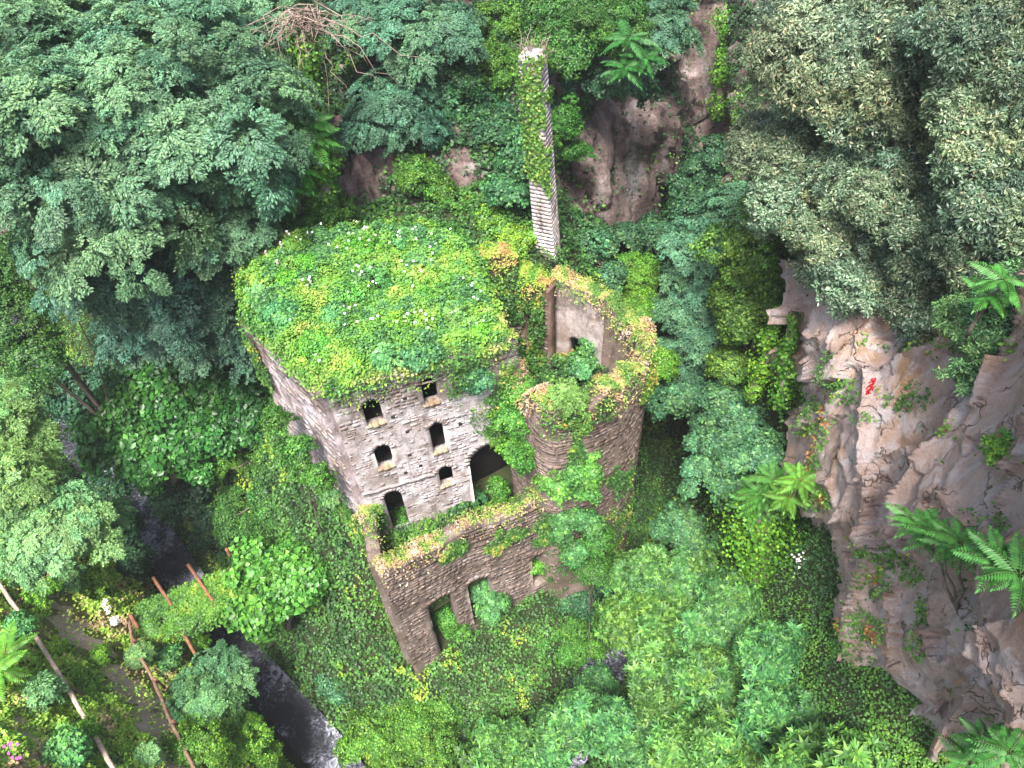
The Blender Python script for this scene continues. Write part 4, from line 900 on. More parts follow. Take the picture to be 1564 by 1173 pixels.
carpet('court_undergrowth', np.column_stack([q, zc]), np.tile([[0, 0, 1.0]], (len(q), 1)), 0.2, [G_DEEP, G_MID, (0.08, 0.2, 0.03), G_BRIGHT], [3, 3, 2, 1], 52, tall=0.9)
tower_poly = np.array(list(tpath[1:]) + list(rpath[1:]) + [tz(18, (800, 400))[0], tz(19, (730, 420))[0]])
slab('tower_floor', (tower_poly - tower_poly.mean(0)) * 0.9 + tower_poly.mean(0), 8.0, 10.6, M_SOIL, mill)
q = poly_pts((tower_poly - tower_poly.mean(0)) * 0.95 + tower_poly.mean(0), 9000, rs)
carpet('tower_undergrowth', np.column_stack([q, 10.8 + 1.6 * fbm(np.column_stack([q, 0 * q[:, 0]]) * 0.6, 3, 3)]), np.tile([[0, 0, 1.0]], (len(q), 1)), 0.2, [G_DEEP, G_MID, G_BRIGHT, (0.4, 0.22, 0.08)], [2, 3, 2, .6], 53, tall=0.8)

# ------------------------------------------------------------------ trees and shrubs
def Lz(px, py, z, rx, ry=None):
    c = at_z(px, py, z); return L(px, py, math.hypot(c[0], c[1]), rx, ry)
BLUE = (0.95, 1.0, 1.15); DARK = (0.62, 0.68, 0.72)
def B(px, py, z): return at_z(px, py, z)
tree('hackberry_tree', 'huge spreading blue-green tree filling the upper left corner', 'tree', [L(250, 190, 47, 165, 130), L(100, 230, 46, 120, 110), L(330, 110, 50, 105, 70), L(370, 235, 46, 75, 80), L(180, 320, 44, 120, 70), L(340, 350, 44, 75, 55), L(60, 130, 52, 100, 90), L(200, 70, 55, 130, 60)], 'fine', (1.25, 1.3, 1.25), base=B(150, 480, -4), trunk=0.6, seed=1, limbs=26)
tree('hackberry_tree', 'pale green tree cut by the top left corner of the view', 'tree', [L(40, 30, 60, 110, 60), L(380, 20, 62, 90, 45), L(-20, 200, 54, 70, 120)], 'fine', (1.4, 1.45, 1.35), base=B(20, 300, 0), trunk=0.4, seed=2)
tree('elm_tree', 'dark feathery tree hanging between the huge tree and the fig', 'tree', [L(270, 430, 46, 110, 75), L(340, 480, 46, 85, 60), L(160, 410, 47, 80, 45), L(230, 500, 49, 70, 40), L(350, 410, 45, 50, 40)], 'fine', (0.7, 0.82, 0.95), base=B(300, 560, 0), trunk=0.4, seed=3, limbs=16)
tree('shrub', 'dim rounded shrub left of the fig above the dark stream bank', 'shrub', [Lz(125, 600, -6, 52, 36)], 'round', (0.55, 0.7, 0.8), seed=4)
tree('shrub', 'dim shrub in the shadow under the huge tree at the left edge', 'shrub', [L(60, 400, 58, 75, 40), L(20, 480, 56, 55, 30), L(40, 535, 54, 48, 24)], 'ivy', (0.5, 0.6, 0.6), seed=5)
tree('fig_tree', 'broad fig tree with big bright leaves left of the mill', 'tree', [Lz(235, 590, 1, 75, 48), Lz(300, 600, 1, 60, 45), Lz(205, 680, -2, 65, 45), Lz(290, 680, -2, 60, 50), Lz(170, 655, -3, 45, 30)], 'fig', (0.75, 0.9, 0.8), base=B(270, 740, -8), trunk=0.4, seed=6, bs=0.95)
tree('fig_tree', 'smaller dark fig between the bright fig and the mill side wall', 'tree', [Lz(350, 570, 3, 55, 40), Lz(395, 610, 3, 45, 45), Lz(370, 650, 1, 50, 35)], 'fig', (0.5, 0.65, 0.6), base=B(370, 690, -3), trunk=0.3, seed=7, bs=0.85)
tree('shrub', 'yellow-green ivy mound below the two figs', 'shrub', [Lz(355, 705, -4, 34, 28), Lz(425, 700, -1, 30, 26)], 'ivy', (1.2, 1.15, 0.8), seed=8, bs=0.7)
tree('elder_tree', 'light grey-green tree at the left edge beside the dark ravine', 'tree', [Lz(5, 640, 8, 46, 50), Lz(30, 670, 7, 32, 30), Lz(-5, 740, 9, 52, 46), Lz(25, 590, 6, 28, 20)], 'fine', (2.2, 2.1, 1.2), base=B(0, 800, 5), trunk=0.25, seed=9, bs=0.8)
tree('elder_tree', 'pale feathery tree above the overgrown path on the left', 'tree', [Lz(85, 805, 6, 68, 42), Lz(55, 770, 7, 46, 28), Lz(140, 800, 3, 36, 24)], 'fine', (2.1, 2.1, 1.45), base=B(70, 860, 4), trunk=0.25, seed=10, bs=0.8)
tree('shrub', 'dark bushy shrub on the left bank beside the bridge', 'shrub', [Lz(185, 855, -9, 36, 28), Lz(165, 800, -9, 38, 26), Lz(145, 760, -9, 40, 25)], 'round', (0.7, 0.8, 0.85), seed=11, bs=0.8)
tree('shrub', 'dark shrub at the stream bend below the first fig', 'shrub', [Lz(270, 755, -9, 42, 26), Lz(325, 805, -11, 34, 26)], 'round', (0.5, 0.6, 0.65), seed=12, bs=0.8)
tree('shrub', 'dim shrub on the right bank opposite the bridge shrub', 'shrub', [Lz(390, 775, -8, 52, 36), Lz(430, 770, -5, 46, 38)], 'ivy', (0.75, 0.9, 0.9), seed=13, bs=0.8)
tree('fig_tree', 'bright broad-leaved fig at the right end of the footbridge', 'tree', [Lz(415, 870, -3, 55, 42), Lz(455, 890, -2, 48, 42), Lz(400, 915, -4, 45, 32), Lz(450, 850, -2, 40, 25)], 'fig', (1.45, 1.45, 1.1), base=B(440, 960, -8), trunk=0.25, seed=14, bs=0.72)
tree('young_tree', 'light green young tree on the near bank below the footbridge', 'tree', [Lz(325, 1035, -6, 44, 30), Lz(300, 1070, -5, 38, 26), Lz(345, 1060, -7, 24, 18)], 'fine', (1.4, 1.65, 1.2), base=B(320, 1120, -6), trunk=0.15, seed=15, bs=0.65)
tree('shrub', 'bright leafy shrub at the bottom edge left of the stream', 'shrub', [Lz(350, 1130, -7, 46, 28), Lz(290, 1150, -3, 42, 25), Lz(385, 1165, -9, 30, 20)], 'ivy', (1.5, 1.5, 1.0), seed=16, bs=0.7)
tree('shrub', 'bright shrub mound between stream and mill corner at the bottom', 'shrub', [Lz(640, 1120, -12, 60, 35), Lz(560, 1130, -13, 50, 28)], 'ivy', (1.3, 1.3, 0.9), seed=17, bs=0.8)
tree('shrub', 'blue-green shrub on the strip right of the stream', 'shrub', [Lz(520, 1040, -12, 30, 22)], 'round', (0.9, 1.05, 1.1), seed=18, bs=0.6)
# bright whorled mass at the lower right, crown by crown
WH = [([(1000, 890, -1, 62, 48), (1060, 880, 0, 50, 40), (960, 880, -2, 35, 30)], 'tall bright green tree whose crown fills the ravine right of the annex'),
      ([(1010, 975, -1, 70, 48), (960, 950, -2, 42, 40)], 'bright yellowish green tree just below the tallest ravine tree'),
      ([(1130, 920, 2, 62, 48), (1090, 960, 1, 50, 40)], 'bright tree between the ravine trees and the pink cliff'),
      ([(1085, 1040, 1, 58, 46), (1010, 1050, -1, 50, 40)], 'bright whorl-leaved tree in the middle of the lower right mass'),
      ([(1175, 1000, 5, 55, 46), (1205, 985, 5, 36, 30)], 'blue-tinged whorl-leaved tree touching the foot of the pink cliff'),
      ([(1245, 1095, 6, 50, 36), (1190, 1090, 5, 45, 36)], 'whorl-leaved tree under the cliff overhang at the lower right'),
      ([(1130, 1130, 2, 70, 40), (1050, 1140, 0, 50, 34)], 'bright tree cut by the bottom edge right of centre'),
      ([(960, 1120, -5, 62, 40), (900, 1100, -8, 48, 34), (850, 1130, -9, 45, 30)], 'green tree at the bottom edge below the hidden stream'),
      ([(760, 1150, -11, 60, 32), (820, 1165, -10, 45, 24)], 'green tree at the bottom edge below the mill corner'),
      ([(1240, 1160, 8, 60, 32), (1310, 1165, 11, 40, 22)], 'fresh green tree at the bottom edge under the cliff')]
for i, (lb, lab) in enumerate(WH):
    c = lb[0]; tree('laurel_tree', lab, 'tree', [Lz(l[0], l[1], l[2], l[3] * 0.88, l[4] * 0.88) for l in lb], 'whorl', [(1.0, 1.0, 1.0), (1.25, 1.12, 0.85), (1.0, 1.05, 1.1), (1.05, 1.0, 0.9), (0.9, 1.05, 1.2), (0.95, 1.05, 1.1), (1.15, 1.1, 0.9), (0.95, 1.05, 1.15), (1.0, 1.05, 0.95), (1.1, 1.1, 0.9)][i], base=B(c[0], c[1] + 30, c[2] - 8), trunk=0.22, seed=20 + i, bs=0.85, dens=0.95, group='whorl-leaved trees in the lower right ravine')
# middle right
tree('maple_tree', 'blue-green round-headed tree left of the pink cliff', 'tree', [Lz(1120, 660, 6, 62, 48), Lz(1095, 730, 4, 50, 46), Lz(1150, 700, 7, 48, 48), Lz(1110, 620, 7, 48, 30)], 'round', (1.1, 1.2, 1.25), base=B(1110, 800, -4), trunk=0.3, seed=31, bs=0.8, limbs=14)
tree('maple_tree', 'blue-green tree leaning against the right side of the tower', 'tree', [Lz(1015, 605, 4, 46, 22), Lz(1060, 590, 4, 45, 28), Lz(1100, 560, 5, 40, 30)], 'round', (1.0, 1.15, 1.25), base=B(1050, 680, -6), trunk=0.25, seed=32, bs=0.75)
tree('shrub', 'small shrub hanging over the dark ravine under the blue-green tree', 'shrub', [Lz(1035, 800, -2, 38, 28), Lz(1070, 830, -3, 34, 30)], 'round', (1.15, 1.2, 1.05), seed=33, bs=0.6)
tree('alder_tree', 'soft feathery tree behind the tower with pale tips', 'tree', [L(1080, 390, 47, 60, 60), L(1060, 470, 45, 50, 55), L(1120, 330, 49, 55, 50), L(1040, 540, 43, 40, 40), L(1090, 520, 43, 45, 45)], 'fine', (1.1, 1.3, 1.25), base=B(1080, 620, -4), trunk=0.3, seed=34, bs=0.9, limbs=14)
tree('ivy_tree', 'yellow-green ivy-clad tree between the feathery tree and the oaks', 'tree', [L(1150, 400, 42, 55, 60), L(1130, 480, 41, 50, 55), L(1180, 340, 42, 50, 50), L(1120, 560, 40, 40, 34), L(1175, 460, 42, 36, 50)], 'ivy', (1.35, 1.15, 1.0), base=B(1160, 640, 2), trunk=0.3, seed=35, bs=1.0, dens=1.2)
tree('shrub', 'grass-green bush filling the gap right behind the tower rim', 'shrub', [Lz(985, 470, 8, 35, 30), Lz(1000, 560, 7, 30, 36), Lz(970, 420, 9, 40, 25)], 'ivy', (1.4, 1.4, 0.95), seed=36, bs=0.6)
tree('maple_tree', 'blue-green shrub tree between chimney foot and tower', 'tree', [L(900, 385, 45, 42, 38), L(870, 345, 47, 24, 24), L(935, 420, 44, 26, 26)], 'round', (0.95, 1.1, 1.15), seed=37, bs=0.65)
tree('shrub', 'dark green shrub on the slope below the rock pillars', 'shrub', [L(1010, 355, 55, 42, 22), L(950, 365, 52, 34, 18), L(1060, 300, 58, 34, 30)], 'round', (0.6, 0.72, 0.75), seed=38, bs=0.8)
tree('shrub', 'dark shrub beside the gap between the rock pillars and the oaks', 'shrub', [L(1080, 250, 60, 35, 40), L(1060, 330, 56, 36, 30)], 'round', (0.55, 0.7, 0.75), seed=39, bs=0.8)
# holm oaks above the right cliff
OK = [([(1250, 110, 38, 78, 80), (1175, 215, 39, 52, 45), (1235, 30, 40, 55, 50)], (1.6, 1.6, 1.55), 'pale grey-green holm oak nearest the pink back cliff'),
      ([(1360, 80, 38, 95, 85), (1330, 170, 37, 70, 45)], (1.4, 1.45, 1.4), 'holm oak with a rounded crown at the top edge above the right cliff'),
      ([(1500, 60, 36, 90, 85), (1560, 140, 34, 60, 60)], (0.9, 1.0, 0.95), 'darker holm oak in the top right corner'),
      ([(1250, 280, 37, 80, 65), (1200, 240, 38, 50, 50), (1210, 330, 38, 50, 40)], (1.45, 1.5, 1.35), 'holm oak leaning left over the ivy-clad gap'),
      ([(1470, 180, 34, 70, 52), (1510, 230, 33, 60, 40)], (1.6, 1.65, 1.5), 'bright holm oak clump standing out in the middle of the oak mass'),
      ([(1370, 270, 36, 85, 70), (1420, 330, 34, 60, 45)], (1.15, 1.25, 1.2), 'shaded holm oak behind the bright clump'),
      ([(1310, 390, 35, 75, 52), (1260, 400, 36, 50, 40), (1345, 440, 34, 45, 35)], (1.4, 1.45, 1.35), 'holm oak hanging over the top of the pale cliff spur'),
      ([(1520, 330, 32, 75, 60), (1470, 380, 32, 55, 50)], (0.9, 1.0, 0.95), 'dark holm oak at the right edge above the fan-leaved plant'),
      ([(1400, 450, 33, 45, 40), (1410, 500, 32, 30, 30), (1430, 400, 33, 48, 38)], (1.1, 1.15, 1.05), 'low holm oak branch drooping onto the cliff face')]
for i, (lb, tn, lab) in enumerate(OK):
    c = lb[0]; bp = at_h(c[0] + 10, c[1] + 60, c[2] + 5); tree('holm_oak', lab, 'tree', [L(*l) for l in lb], 'oak', tn, base=bp, trunk=0.35, seed=50 + i, bs=0.85, dens=1.35, group='holm oaks above the right cliff', lean=1.1)
tree('holm_oak', 'fresh green evergreen hanging over the right cliff face', 'tree', [L(1520, 500, 28, 55, 42), L(1510, 570, 27, 48, 34), L(1560, 450, 28, 40, 34)], 'oak', (0.95, 1.45, 0.85), base=at_h(1560, 520, 31), trunk=0.2, seed=70, bs=0.7, dens=1.3)
tree('shrub', 'bright green tuft on the ledge at the right edge of the cliff', 'shrub', [L(1545, 695, 21.5, 34, 22)], 'ivy', (1.7, 1.6, 1.0), base=at_h(1560, 715, 22), trunk=0.05, seed=71, bs=0.35)
# back slope
BK = [([(600, 160, 53, 70, 48), (560, 195, 52, 42, 24), (640, 190, 51, 36, 20)], 'fine', (0.8, 1.0, 1.05), 'drooping blue-green tree above the grey rock outcrop'),
      ([(640, 50, 56, 85, 50), (560, 30, 58, 60, 40)], 'fine', (1.0, 1.15, 1.15), 'pale-tipped tree at the top edge left of the chimney'),
      ([(730, 190, 53, 60, 40), (700, 130, 55, 55, 40)], 'round', (0.55, 0.72, 0.62), 'dark dense tree on the slope left of the chimney'),
      ([(760, 110, 56, 36, 50), (755, 50, 60, 50, 40)], 'ivy', (0.95, 1.0, 0.7), 'green ivy bush on the slope behind the chimney top'),
      ([(790, 255, 44, 36, 36), (770, 290, 43, 28, 26), (800, 210, 45, 22, 22)], 'round', (0.75, 1.0, 0.85), 'leafy tree leaning on the lower chimney from the left'),
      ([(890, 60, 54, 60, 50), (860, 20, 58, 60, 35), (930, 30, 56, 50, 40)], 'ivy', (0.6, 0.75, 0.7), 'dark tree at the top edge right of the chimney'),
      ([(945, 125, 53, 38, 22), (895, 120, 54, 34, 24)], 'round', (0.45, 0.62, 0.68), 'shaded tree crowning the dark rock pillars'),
      ([(1010, 40, 62, 42, 40)], 'fine', (0.85, 1.05, 1.1), 'thin blue-green tree at the top edge above the rock pillars'),
      ([(640, 270, 48, 34, 30), (670, 290, 47, 24, 22)], 'ivy', (0.9, 0.95, 0.7), 'small green bush right of the grey rock outcrop'),
      ([(860, 190, 50, 26, 46), (880, 240, 50, 22, 30)], 'ivy', (0.55, 0.8, 0.6), 'narrow ivy bush between chimney and rock pillars'),
      ([(720, 350, 43.5, 26, 22), (705, 365, 42.5, 20, 16)], 'fig', (1.0, 1.2, 1.2), 'broad-leaved young tree at the back right corner of the mill roof'),
      ([(755, 335, 43, 36, 26), (790, 370, 41, 34, 22)], 'ivy', (2.0, 1.7, 1.1), 'bright yellow-green mound at the foot of the chimney'),
      ([(450, 330, 47, 40, 30), (500, 320, 46, 40, 24)], 'ivy', (0.8, 0.95, 0.7), 'green mound behind the back left corner of the mill roof')]
for i, (lb, sp, tn, lab) in enumerate(BK):
    c = lb[0]; tree('shrub' if i in (3, 8, 9, 11, 12) else 'slope_tree', lab, 'shrub' if i in (3, 8, 9, 11, 12) else 'tree', [L(*l) for l in lb], sp, tn, base=at_h(c[0], c[1] + 25, c[2] + 2.5), trunk=0.2, seed=80 + i, bs=0.8 if i < 8 else 0.55)
# in and on the ruin
RB = [(400, 445, 20, 'fine', (2.0, 2.3, 1.3), 'soft green bush at the left edge of the roof'), (440, 430, 16, 'ivy', (1.7, 2.0, 1.1), 'small bush behind the left roof corner bush'), (510, 480, 20, 'round', (1.4, 1.9, 1.5), 'blue-green weed clump left of the roof centre'), (600, 490, 18, 'ivy', (2.1, 2.1, 1.0), 'yellow-green clump right of the roof centre'),
      (640, 400, 20, 'fine', (1.8, 2.3, 1.2), 'bright soft bush at the right rear of the roof'), (700, 480, 18, 'fine', (2.1, 2.3, 1.1), 'light green bush near the right roof edge'), (540, 550, 16, 'ivy', (2.4, 2.2, 0.9), 'lime clump on the front roof edge above the upper left window'), (470, 400, 18, 'ivy', (1.3, 1.8, 1.0), 'green clump among the flower spikes'),
      (590, 545, 15, 'fine', (1.6, 2.1, 1.2), 'soft bush on the front roof edge between the upper windows'), (700, 430, 15, 'ivy', (1.8, 1.9, 0.9), 'clump at the right rear roof corner'), (610, 370, 16, 'round', (1.3, 1.7, 1.1), 'leafy clump at the back roof edge'), (735, 505, 17, 'ivy', (2.0, 2.1, 1.0), 'clump at the roof edge nearest the tower')]
for i, (x, y, r_, sp, tn, lab) in enumerate(RB): tree('bush', lab, 'bush', [Lz(x, y, 20.8, r_, r_ * 0.6)], sp, tn, base=at_z(x, y, 20.0), trunk=0.04, seed=230 + i, bs=0.36, limbs=3, dens=0.9)
CT = [([(785, 640, 14.5, 34, 34), (800, 600, 16.2, 24, 26), (800, 690, 12, 34, 28), (765, 600, 15.5, 26, 26)], 'ivy', (1.15, 1.4, 1.1), 'fresh green tree growing in the gap between facade and tower'),
      ([(905, 530, 13.2, 30, 26), (890, 565, 12.6, 24, 20), (925, 505, 13.2, 18, 16)], 'round', (1.3, 1.5, 1.25), 'pale green tree growing inside the tower'),
      ([(878, 712, 11.5, 40, 26), (850, 735, 10.2, 28, 18), (902, 745, 9.5, 26, 26), (895, 690, 12.5, 24, 18)], 'round', (1.7, 1.9, 0.9), 'lime green tree where annex wall meets the tower'),
      ([(868, 800, 5.6, 26, 34), (880, 845, 2.6, 22, 26), (900, 800, 6.0, 20, 26)], 'round', (1.1, 1.3, 0.9), 'green creeper bush hanging at the right end of the annex wall'),
      ([(724, 560, 18.6, 26, 22), (740, 580, 18.0, 16, 14)], 'round', (1.0, 1.25, 1.25), 'blue-green bush over the upper right corner of the facade'),
      ([(765, 570, 17, 22, 22), (775, 600, 15.5, 24, 22)], 'ivy', (1.6, 1.6, 1.0), 'yellow-green ivy bush between facade corner and tower rim'),
      ([(525, 705, 9.5, 24, 22), (515, 740, 7, 24, 26)], 'fine', (1.6, 1.7, 1.0), 'light green bush at the lower left corner of the facade'),
      ([(745, 915, -2.5, 26, 18), (735, 900, -2, 16, 14), (755, 940, -3, 18, 12)], 'round', (1.3, 1.55, 1.2), 'pale green bush growing out of the middle annex opening'),
      ([(683, 945, -4.5, 20, 24), (700, 965, -5.5, 22, 14)], 'ivy', (1.0, 1.25, 0.9), 'green ferny bush filling the left annex opening'),
      ([(820, 866, -1.6, 11, 14)], 'ivy', (1.4, 1.5, 0.9), 'small green bush in the right annex opening'),
      ([(700, 765, 5, 32, 22), (650, 770, 4, 26, 20)], 'round', (0.75, 0.95, 0.7), 'dark green bush in the court at the foot of the facade'),
      ([(615, 800, 4, 26, 18)], 'ivy', (0.95, 1.2, 0.8), 'green bush in the court below the facade door'),
      ([(760, 750, 6, 22, 16)], 'ivy', (1.0, 1.2, 0.9), 'green bush in front of the great arch'),
      ([(865, 600, 18.4, 26, 16)], 'fine', (2.0, 1.9, 0.8), 'yellow-green grassy tuft on the front of the tower rim'),
      ([(735, 430, 17.6, 34, 22), (760, 470, 15, 30, 24)], 'ivy', (0.85, 1.0, 0.7), 'green ivy bush against the rear court wall'),
      ([(640, 545, 20.6, 26, 13)], 'round', (1.2, 1.5, 1.3), 'blue-green bush overhanging the roof edge above the upper right window'),
      ([(430, 480, 20.8, 30, 20)], 'round', (1.2, 1.6, 1.2), 'blue-green bush at the left corner of the roof'),
      ([(480, 525, 20.7, 30, 18)], 'ivy', (1.5, 1.9, 1.3), 'green bush above the front left corner of the roof'),
      ([(545, 450, 20.6, 34, 13)], 'ivy', (1.3, 1.6, 1.3), 'low bush in the middle of the roof'),
      ([(582, 430, 20.8, 16, 12)], 'fine', (1.1, 1.7, 0.9), 'dark rounded tuft at the centre of the roof'),
      ([(660, 450, 20.6, 30, 12)], 'ivy', (1.4, 1.7, 1.2), 'low bush on the right half of the roof'),
      ([(560, 375, 20.6, 36, 12)], 'ivy', (1.1, 1.5, 0.9), 'fern-green bush at the back edge of the roof')]
for i, (lb, sp, tn, lab) in enumerate(CT):
    c = lb[0]; b_ = at_z(c[0], c[1], c[2]) - np.array([0, 0, 1.2]); tree('bush' if i > 2 else 'young_tree', lab, 'bush' if i > 2 else 'tree', [Lz(*l) for l in lb], sp, tn, base=b_, trunk=0.06, seed=120 + i, bs=0.42, dens=0.9, limbs=5)

tree('shrub', 'ivy mound climbing the foot of the mill side wall', 'shrub', [L(425, 640, 32.5, 22, 34), L(455, 690, 31, 22, 34), L(480, 730, 29.5, 20, 28)], 'ivy', (0.75, 0.9, 0.75), base=np.array([-14.5, 29.5, 2.0]), trunk=0.08, seed=180, bs=0.5, limbs=5)
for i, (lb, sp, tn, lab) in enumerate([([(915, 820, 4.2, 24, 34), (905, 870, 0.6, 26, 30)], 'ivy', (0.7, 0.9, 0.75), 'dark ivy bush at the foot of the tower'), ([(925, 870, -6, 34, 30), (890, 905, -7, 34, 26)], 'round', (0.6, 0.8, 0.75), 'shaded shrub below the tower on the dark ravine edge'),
    ([(850, 960, -10, 36, 24), (880, 990, -12, 30, 22)], 'ivy', (0.9, 1.1, 0.8), 'green shrub between the fern band and the small dark stream'), ([(905, 1050, -12, 32, 24)], 'round', (1.1, 1.3, 1.1), 'light shrub below the glimpse of dark water')]):
    tree('shrub', lab, 'shrub', [Lz(*l) for l in lb], sp, tn, trunk=0.1, seed=160 + i, bs=0.6, limbs=4)
HB = [(60, 905, 24), (95, 880, 18), (35, 870, 22), (150, 1000, 16), (60, 1060, 26), (25, 960, 20), (130, 1120, 22), (210, 1000, 18), (255, 1010, 22), (290, 985, 20), (230, 960, 18), (100, 1150, 26), (290, 1100, 20), (225, 1150, 18)]
HBL = ['green bush under the pale feathery tree at the left', 'small bush where the worn path leaves the trees', 'bush at the far end of the pale log fence', 'low bush between path and thin rail fence', 'yellow-green bush below the pale log fence', 'bush at the left edge beside the fronds', 'bush touching the lower part of the pale log fence', 'bush just right of the thin rail fence top', 'bright bush between thin fence and young tree', 'bush on the near bank under the footbridge', 'bush at the near end of the footbridge', 'large yellow-green bush at the bottom left edge', 'bush right of the lower thin fence', 'bush between path and fence at the bottom edge']
for i, (x, y, r_) in enumerate(HB):
    c = at_g(x, y, 0.5); tree('bush', HBL[i], 'bush', [L(x, y, math.hypot(c[0], c[1]), r_, r_ * 0.7)], ['ivy', 'fine', 'round'][i % 3], [(1.9, 1.9, 1.0), (2.2, 2.2, 1.4), (1.7, 2.0, 1.4)][i % 3], base=at_g(x, y, -0.2), trunk=0.05, seed=190 + i, bs=0.45, limbs=4, group='bushes on the left hillside')
# trees of heaven with long fronds
def AH(px, py, h): return at_h(px, py, h)
ailanthus('tree of heaven with two frond rosettes left of the pink cliff foot', [AH(1165, 755, 29), AH(1185, 735, 29.5), AH(1150, 775, 29)], 1.6, (0.75, 0.85, 0.75), seed=1)
ailanthus('yellowish tree of heaven touching the cliff edge', [AH(1222, 735, 28.2), AH(1205, 760, 28)], 1.2, (1.2, 1.1, 0.7), seed=2)
ailanthus('tree of heaven hanging on a thin stem over the middle of the right cliff', [AH(1430, 815, 19.8), AH(1465, 830, 18.8), AH(1400, 800, 20.2)], 1.0, (0.62, 0.78, 0.75), base=at_h(1464, 935, 19.6), seed=3, n_f=11)
ailanthus('tree of heaven at the right edge beside the hanging one', [AH(1530, 862, 16.6), AH(1555, 880, 16.2)], 1.0, (0.5, 0.68, 0.66), base=at_h(1500, 880, 18.2), seed=4, n_f=12)
ailanthus('dark tree of heaven in the bottom right corner', [AH(1500, 1135, 16.5), AH(1540, 1150, 16), AH(1480, 1165, 16.5)], 0.95, (0.45, 0.6, 0.6), base=at_h(1520, 1190, 17), seed=5, n_f=11)
ailanthus('bright tree of heaven against the ivy trunk beside the huge tree', [AH(470, 190, 46.5), AH(475, 215, 46)], 1.7, (0.85, 1.05, 0.9), seed=6, n_f=12)
ailanthus('tree of heaven below the bright one at the edge of the huge tree', [AH(445, 290, 45), AH(460, 260, 45.5), AH(425, 285, 44.5)], 1.6, (0.6, 0.85, 0.65), seed=7, n_f=10)
ailanthus('large-fronded tree of heaven over the dark rock pillars', [AH(960, 60, 51), AH(985, 90, 50.5), AH(955, 105, 50)], 1.6, (0.3, 0.5, 0.5), seed=8, n_f=12)
ailanthus('tree of heaven high on the cliff above the right edge plants', [AH(1510, 455, 26), AH(1530, 430, 26)], 1.0, (0.6, 0.8, 0.7), seed=9, n_f=8)
ailanthus('tree of heaven at the left edge above the near fence', [at_g(8, 1000, 2.2), at_g(-5, 1025, 2.0)], 1.7, (1.4, 1.3, 0.8), seed=10, n_f=12, base=at_g(0, 1040, -0.3))
ailanthus('small tree of heaven sprouting from the bridge-side bank', [AH(447, 822, 42)], 1.1, (1.5, 1.4, 0.9), seed=11, n_f=8)

# ivy-clad trunks and bare branches
def ivy_trunk(label, a, b, r, n_, seed, tint=(1, 1, 1), name='ivy_clad_tree', cat='tree trunk', wild=0.5, pal=((0.05, 0.15, 0.025), (0.10, 0.25, 0.03), (0.18, 0.32, 0.04))):
    root = thing(name, b, label, cat); c = bend(a, b, 12, wob=wild, seed=seed); V, Q, T = tube(c - np.array(b), [r * 0.6, r], 7, 0.2)
    link('trunk', mesh('trunk', V, [Q, T], M_BARK, smooth=True), root)
    rs = np.random.default_rng(seed); t = rs.random(n_) * 11; i = np.minimum(t.astype(int), 10); p = c[i] + (c[i + 1] - c[i]) * (t - i)[:, None]; w_ = r * (0.5 + 4.5 * vnoise(p * 1.1, seed) ** 2) * (0.4 + rs.random(n_))
    d = rdir(n_, rs); p = p + d * w_[:, None] * np.array([1, 1, .5]); nrm = unit(d + np.array([0, 0, .3])); dd = np.cross(nrm, rdir(n_, rs)) + np.array([0, 0, -0.5])
    s_ = 0.14 + 0.12 * rs.random(n_); V, T = leaves(p - np.array(b), dd, nrm, s_ * 1.1, s_ * 0.95)
    o = link('ivy', mesh('ivy', V, [T], M_LEAF, col=np.repeat(shade(n_, pal, [2, 3, 1], rs), 4, axis=0)), root, kind='stuff'); o.color = (*tint, 1)
    return root
ivy_trunk('tall trunk wrapped in bright ivy under the bare branches', at_h(462, 40, 50), at_h(488, 330, 46), 0.42, 9000, 1)
ivy_trunk('ivy-wrapped trunk falling from the ailanthus to the mill roof', at_h(490, 215, 46.5), at_h(505, 350, 45), 0.55, 5000, 2, (0.8, 0.85, 0.7))
ivy_trunk('bright ivy column hanging left of the pale cliff spur', at_h(1190, 470, 38.5), at_h(1145, 610, 37), 0.35, 3200, 3, (1.2, 1.15, 0.8))
ivy_trunk('dark ivy strand beside the pale cliff spur', at_h(1215, 480, 37), at_h(1190, 620, 35.5), 0.3, 2200, 4, (0.7, 0.8, 0.7))
ivy_trunk('long ivy strand hanging on the pink back cliff', at_h(1108, 20, 71), at_h(1096, 180, 70), 0.5, 5000, 5, (1.0, 1.1, 0.8))
ivy_trunk('ivy curtain over the slope left of the cliff foot', at_h(1165, 780, 29), at_h(1160, 880, 28), 1.0, 7000, 6, (1.1, 1.15, 0.8))
# ivy on the chimney
cc = chim; rs = np.random.default_rng(77); n_ = 9000; zz = 13.9 - 10.5 * rs.random(n_) ** 0.8; f = rs.integers(0, 4, n_); t = rs.random(n_); P = []
for z_, ff, tt_ in zip(zz, f, t):
    q = csq(z_, 1.06); p_ = q[ff] * (1 - tt_) + q[(ff + 1) % 4] * tt_; P.append(p_)
P = np.array(P); ctr = np.column_stack([-0.055 * zz, 0 * zz, zz]); nn = unit((P - ctr) * np.array([1, 1, 0]))
k = (fbm(P * 0.8, 3, 6) + np.where(f == 0, 0.03, -0.2) + (zz - 7) * 0.03 > 0.50) | (zz > 13.2); P, nn = P[k], nn[k]; P = P + nn * rs.random((len(P), 1)) * 0.22
V, T = leaves(P, np.cross(nn, rdir(len(P), rs)) + np.array([0, 0, -.5]), nn + np.array([0, 0, .4]) + rs.normal(size=P.shape) * .3, 0.15 + .1 * rs.random(len(P)), 0.13 + .08 * rs.random(len(P)))
link('ivy', mesh('ivy', V, [T], M_LEAF, col=np.repeat(shade(len(P), [(0.07, 0.17, 0.035), (0.13, 0.27, 0.05), (0.25, 0.34, 0.07)], [3, 3, 1], rs), 4, axis=0)), cc, kind='stuff')
tw_ = []
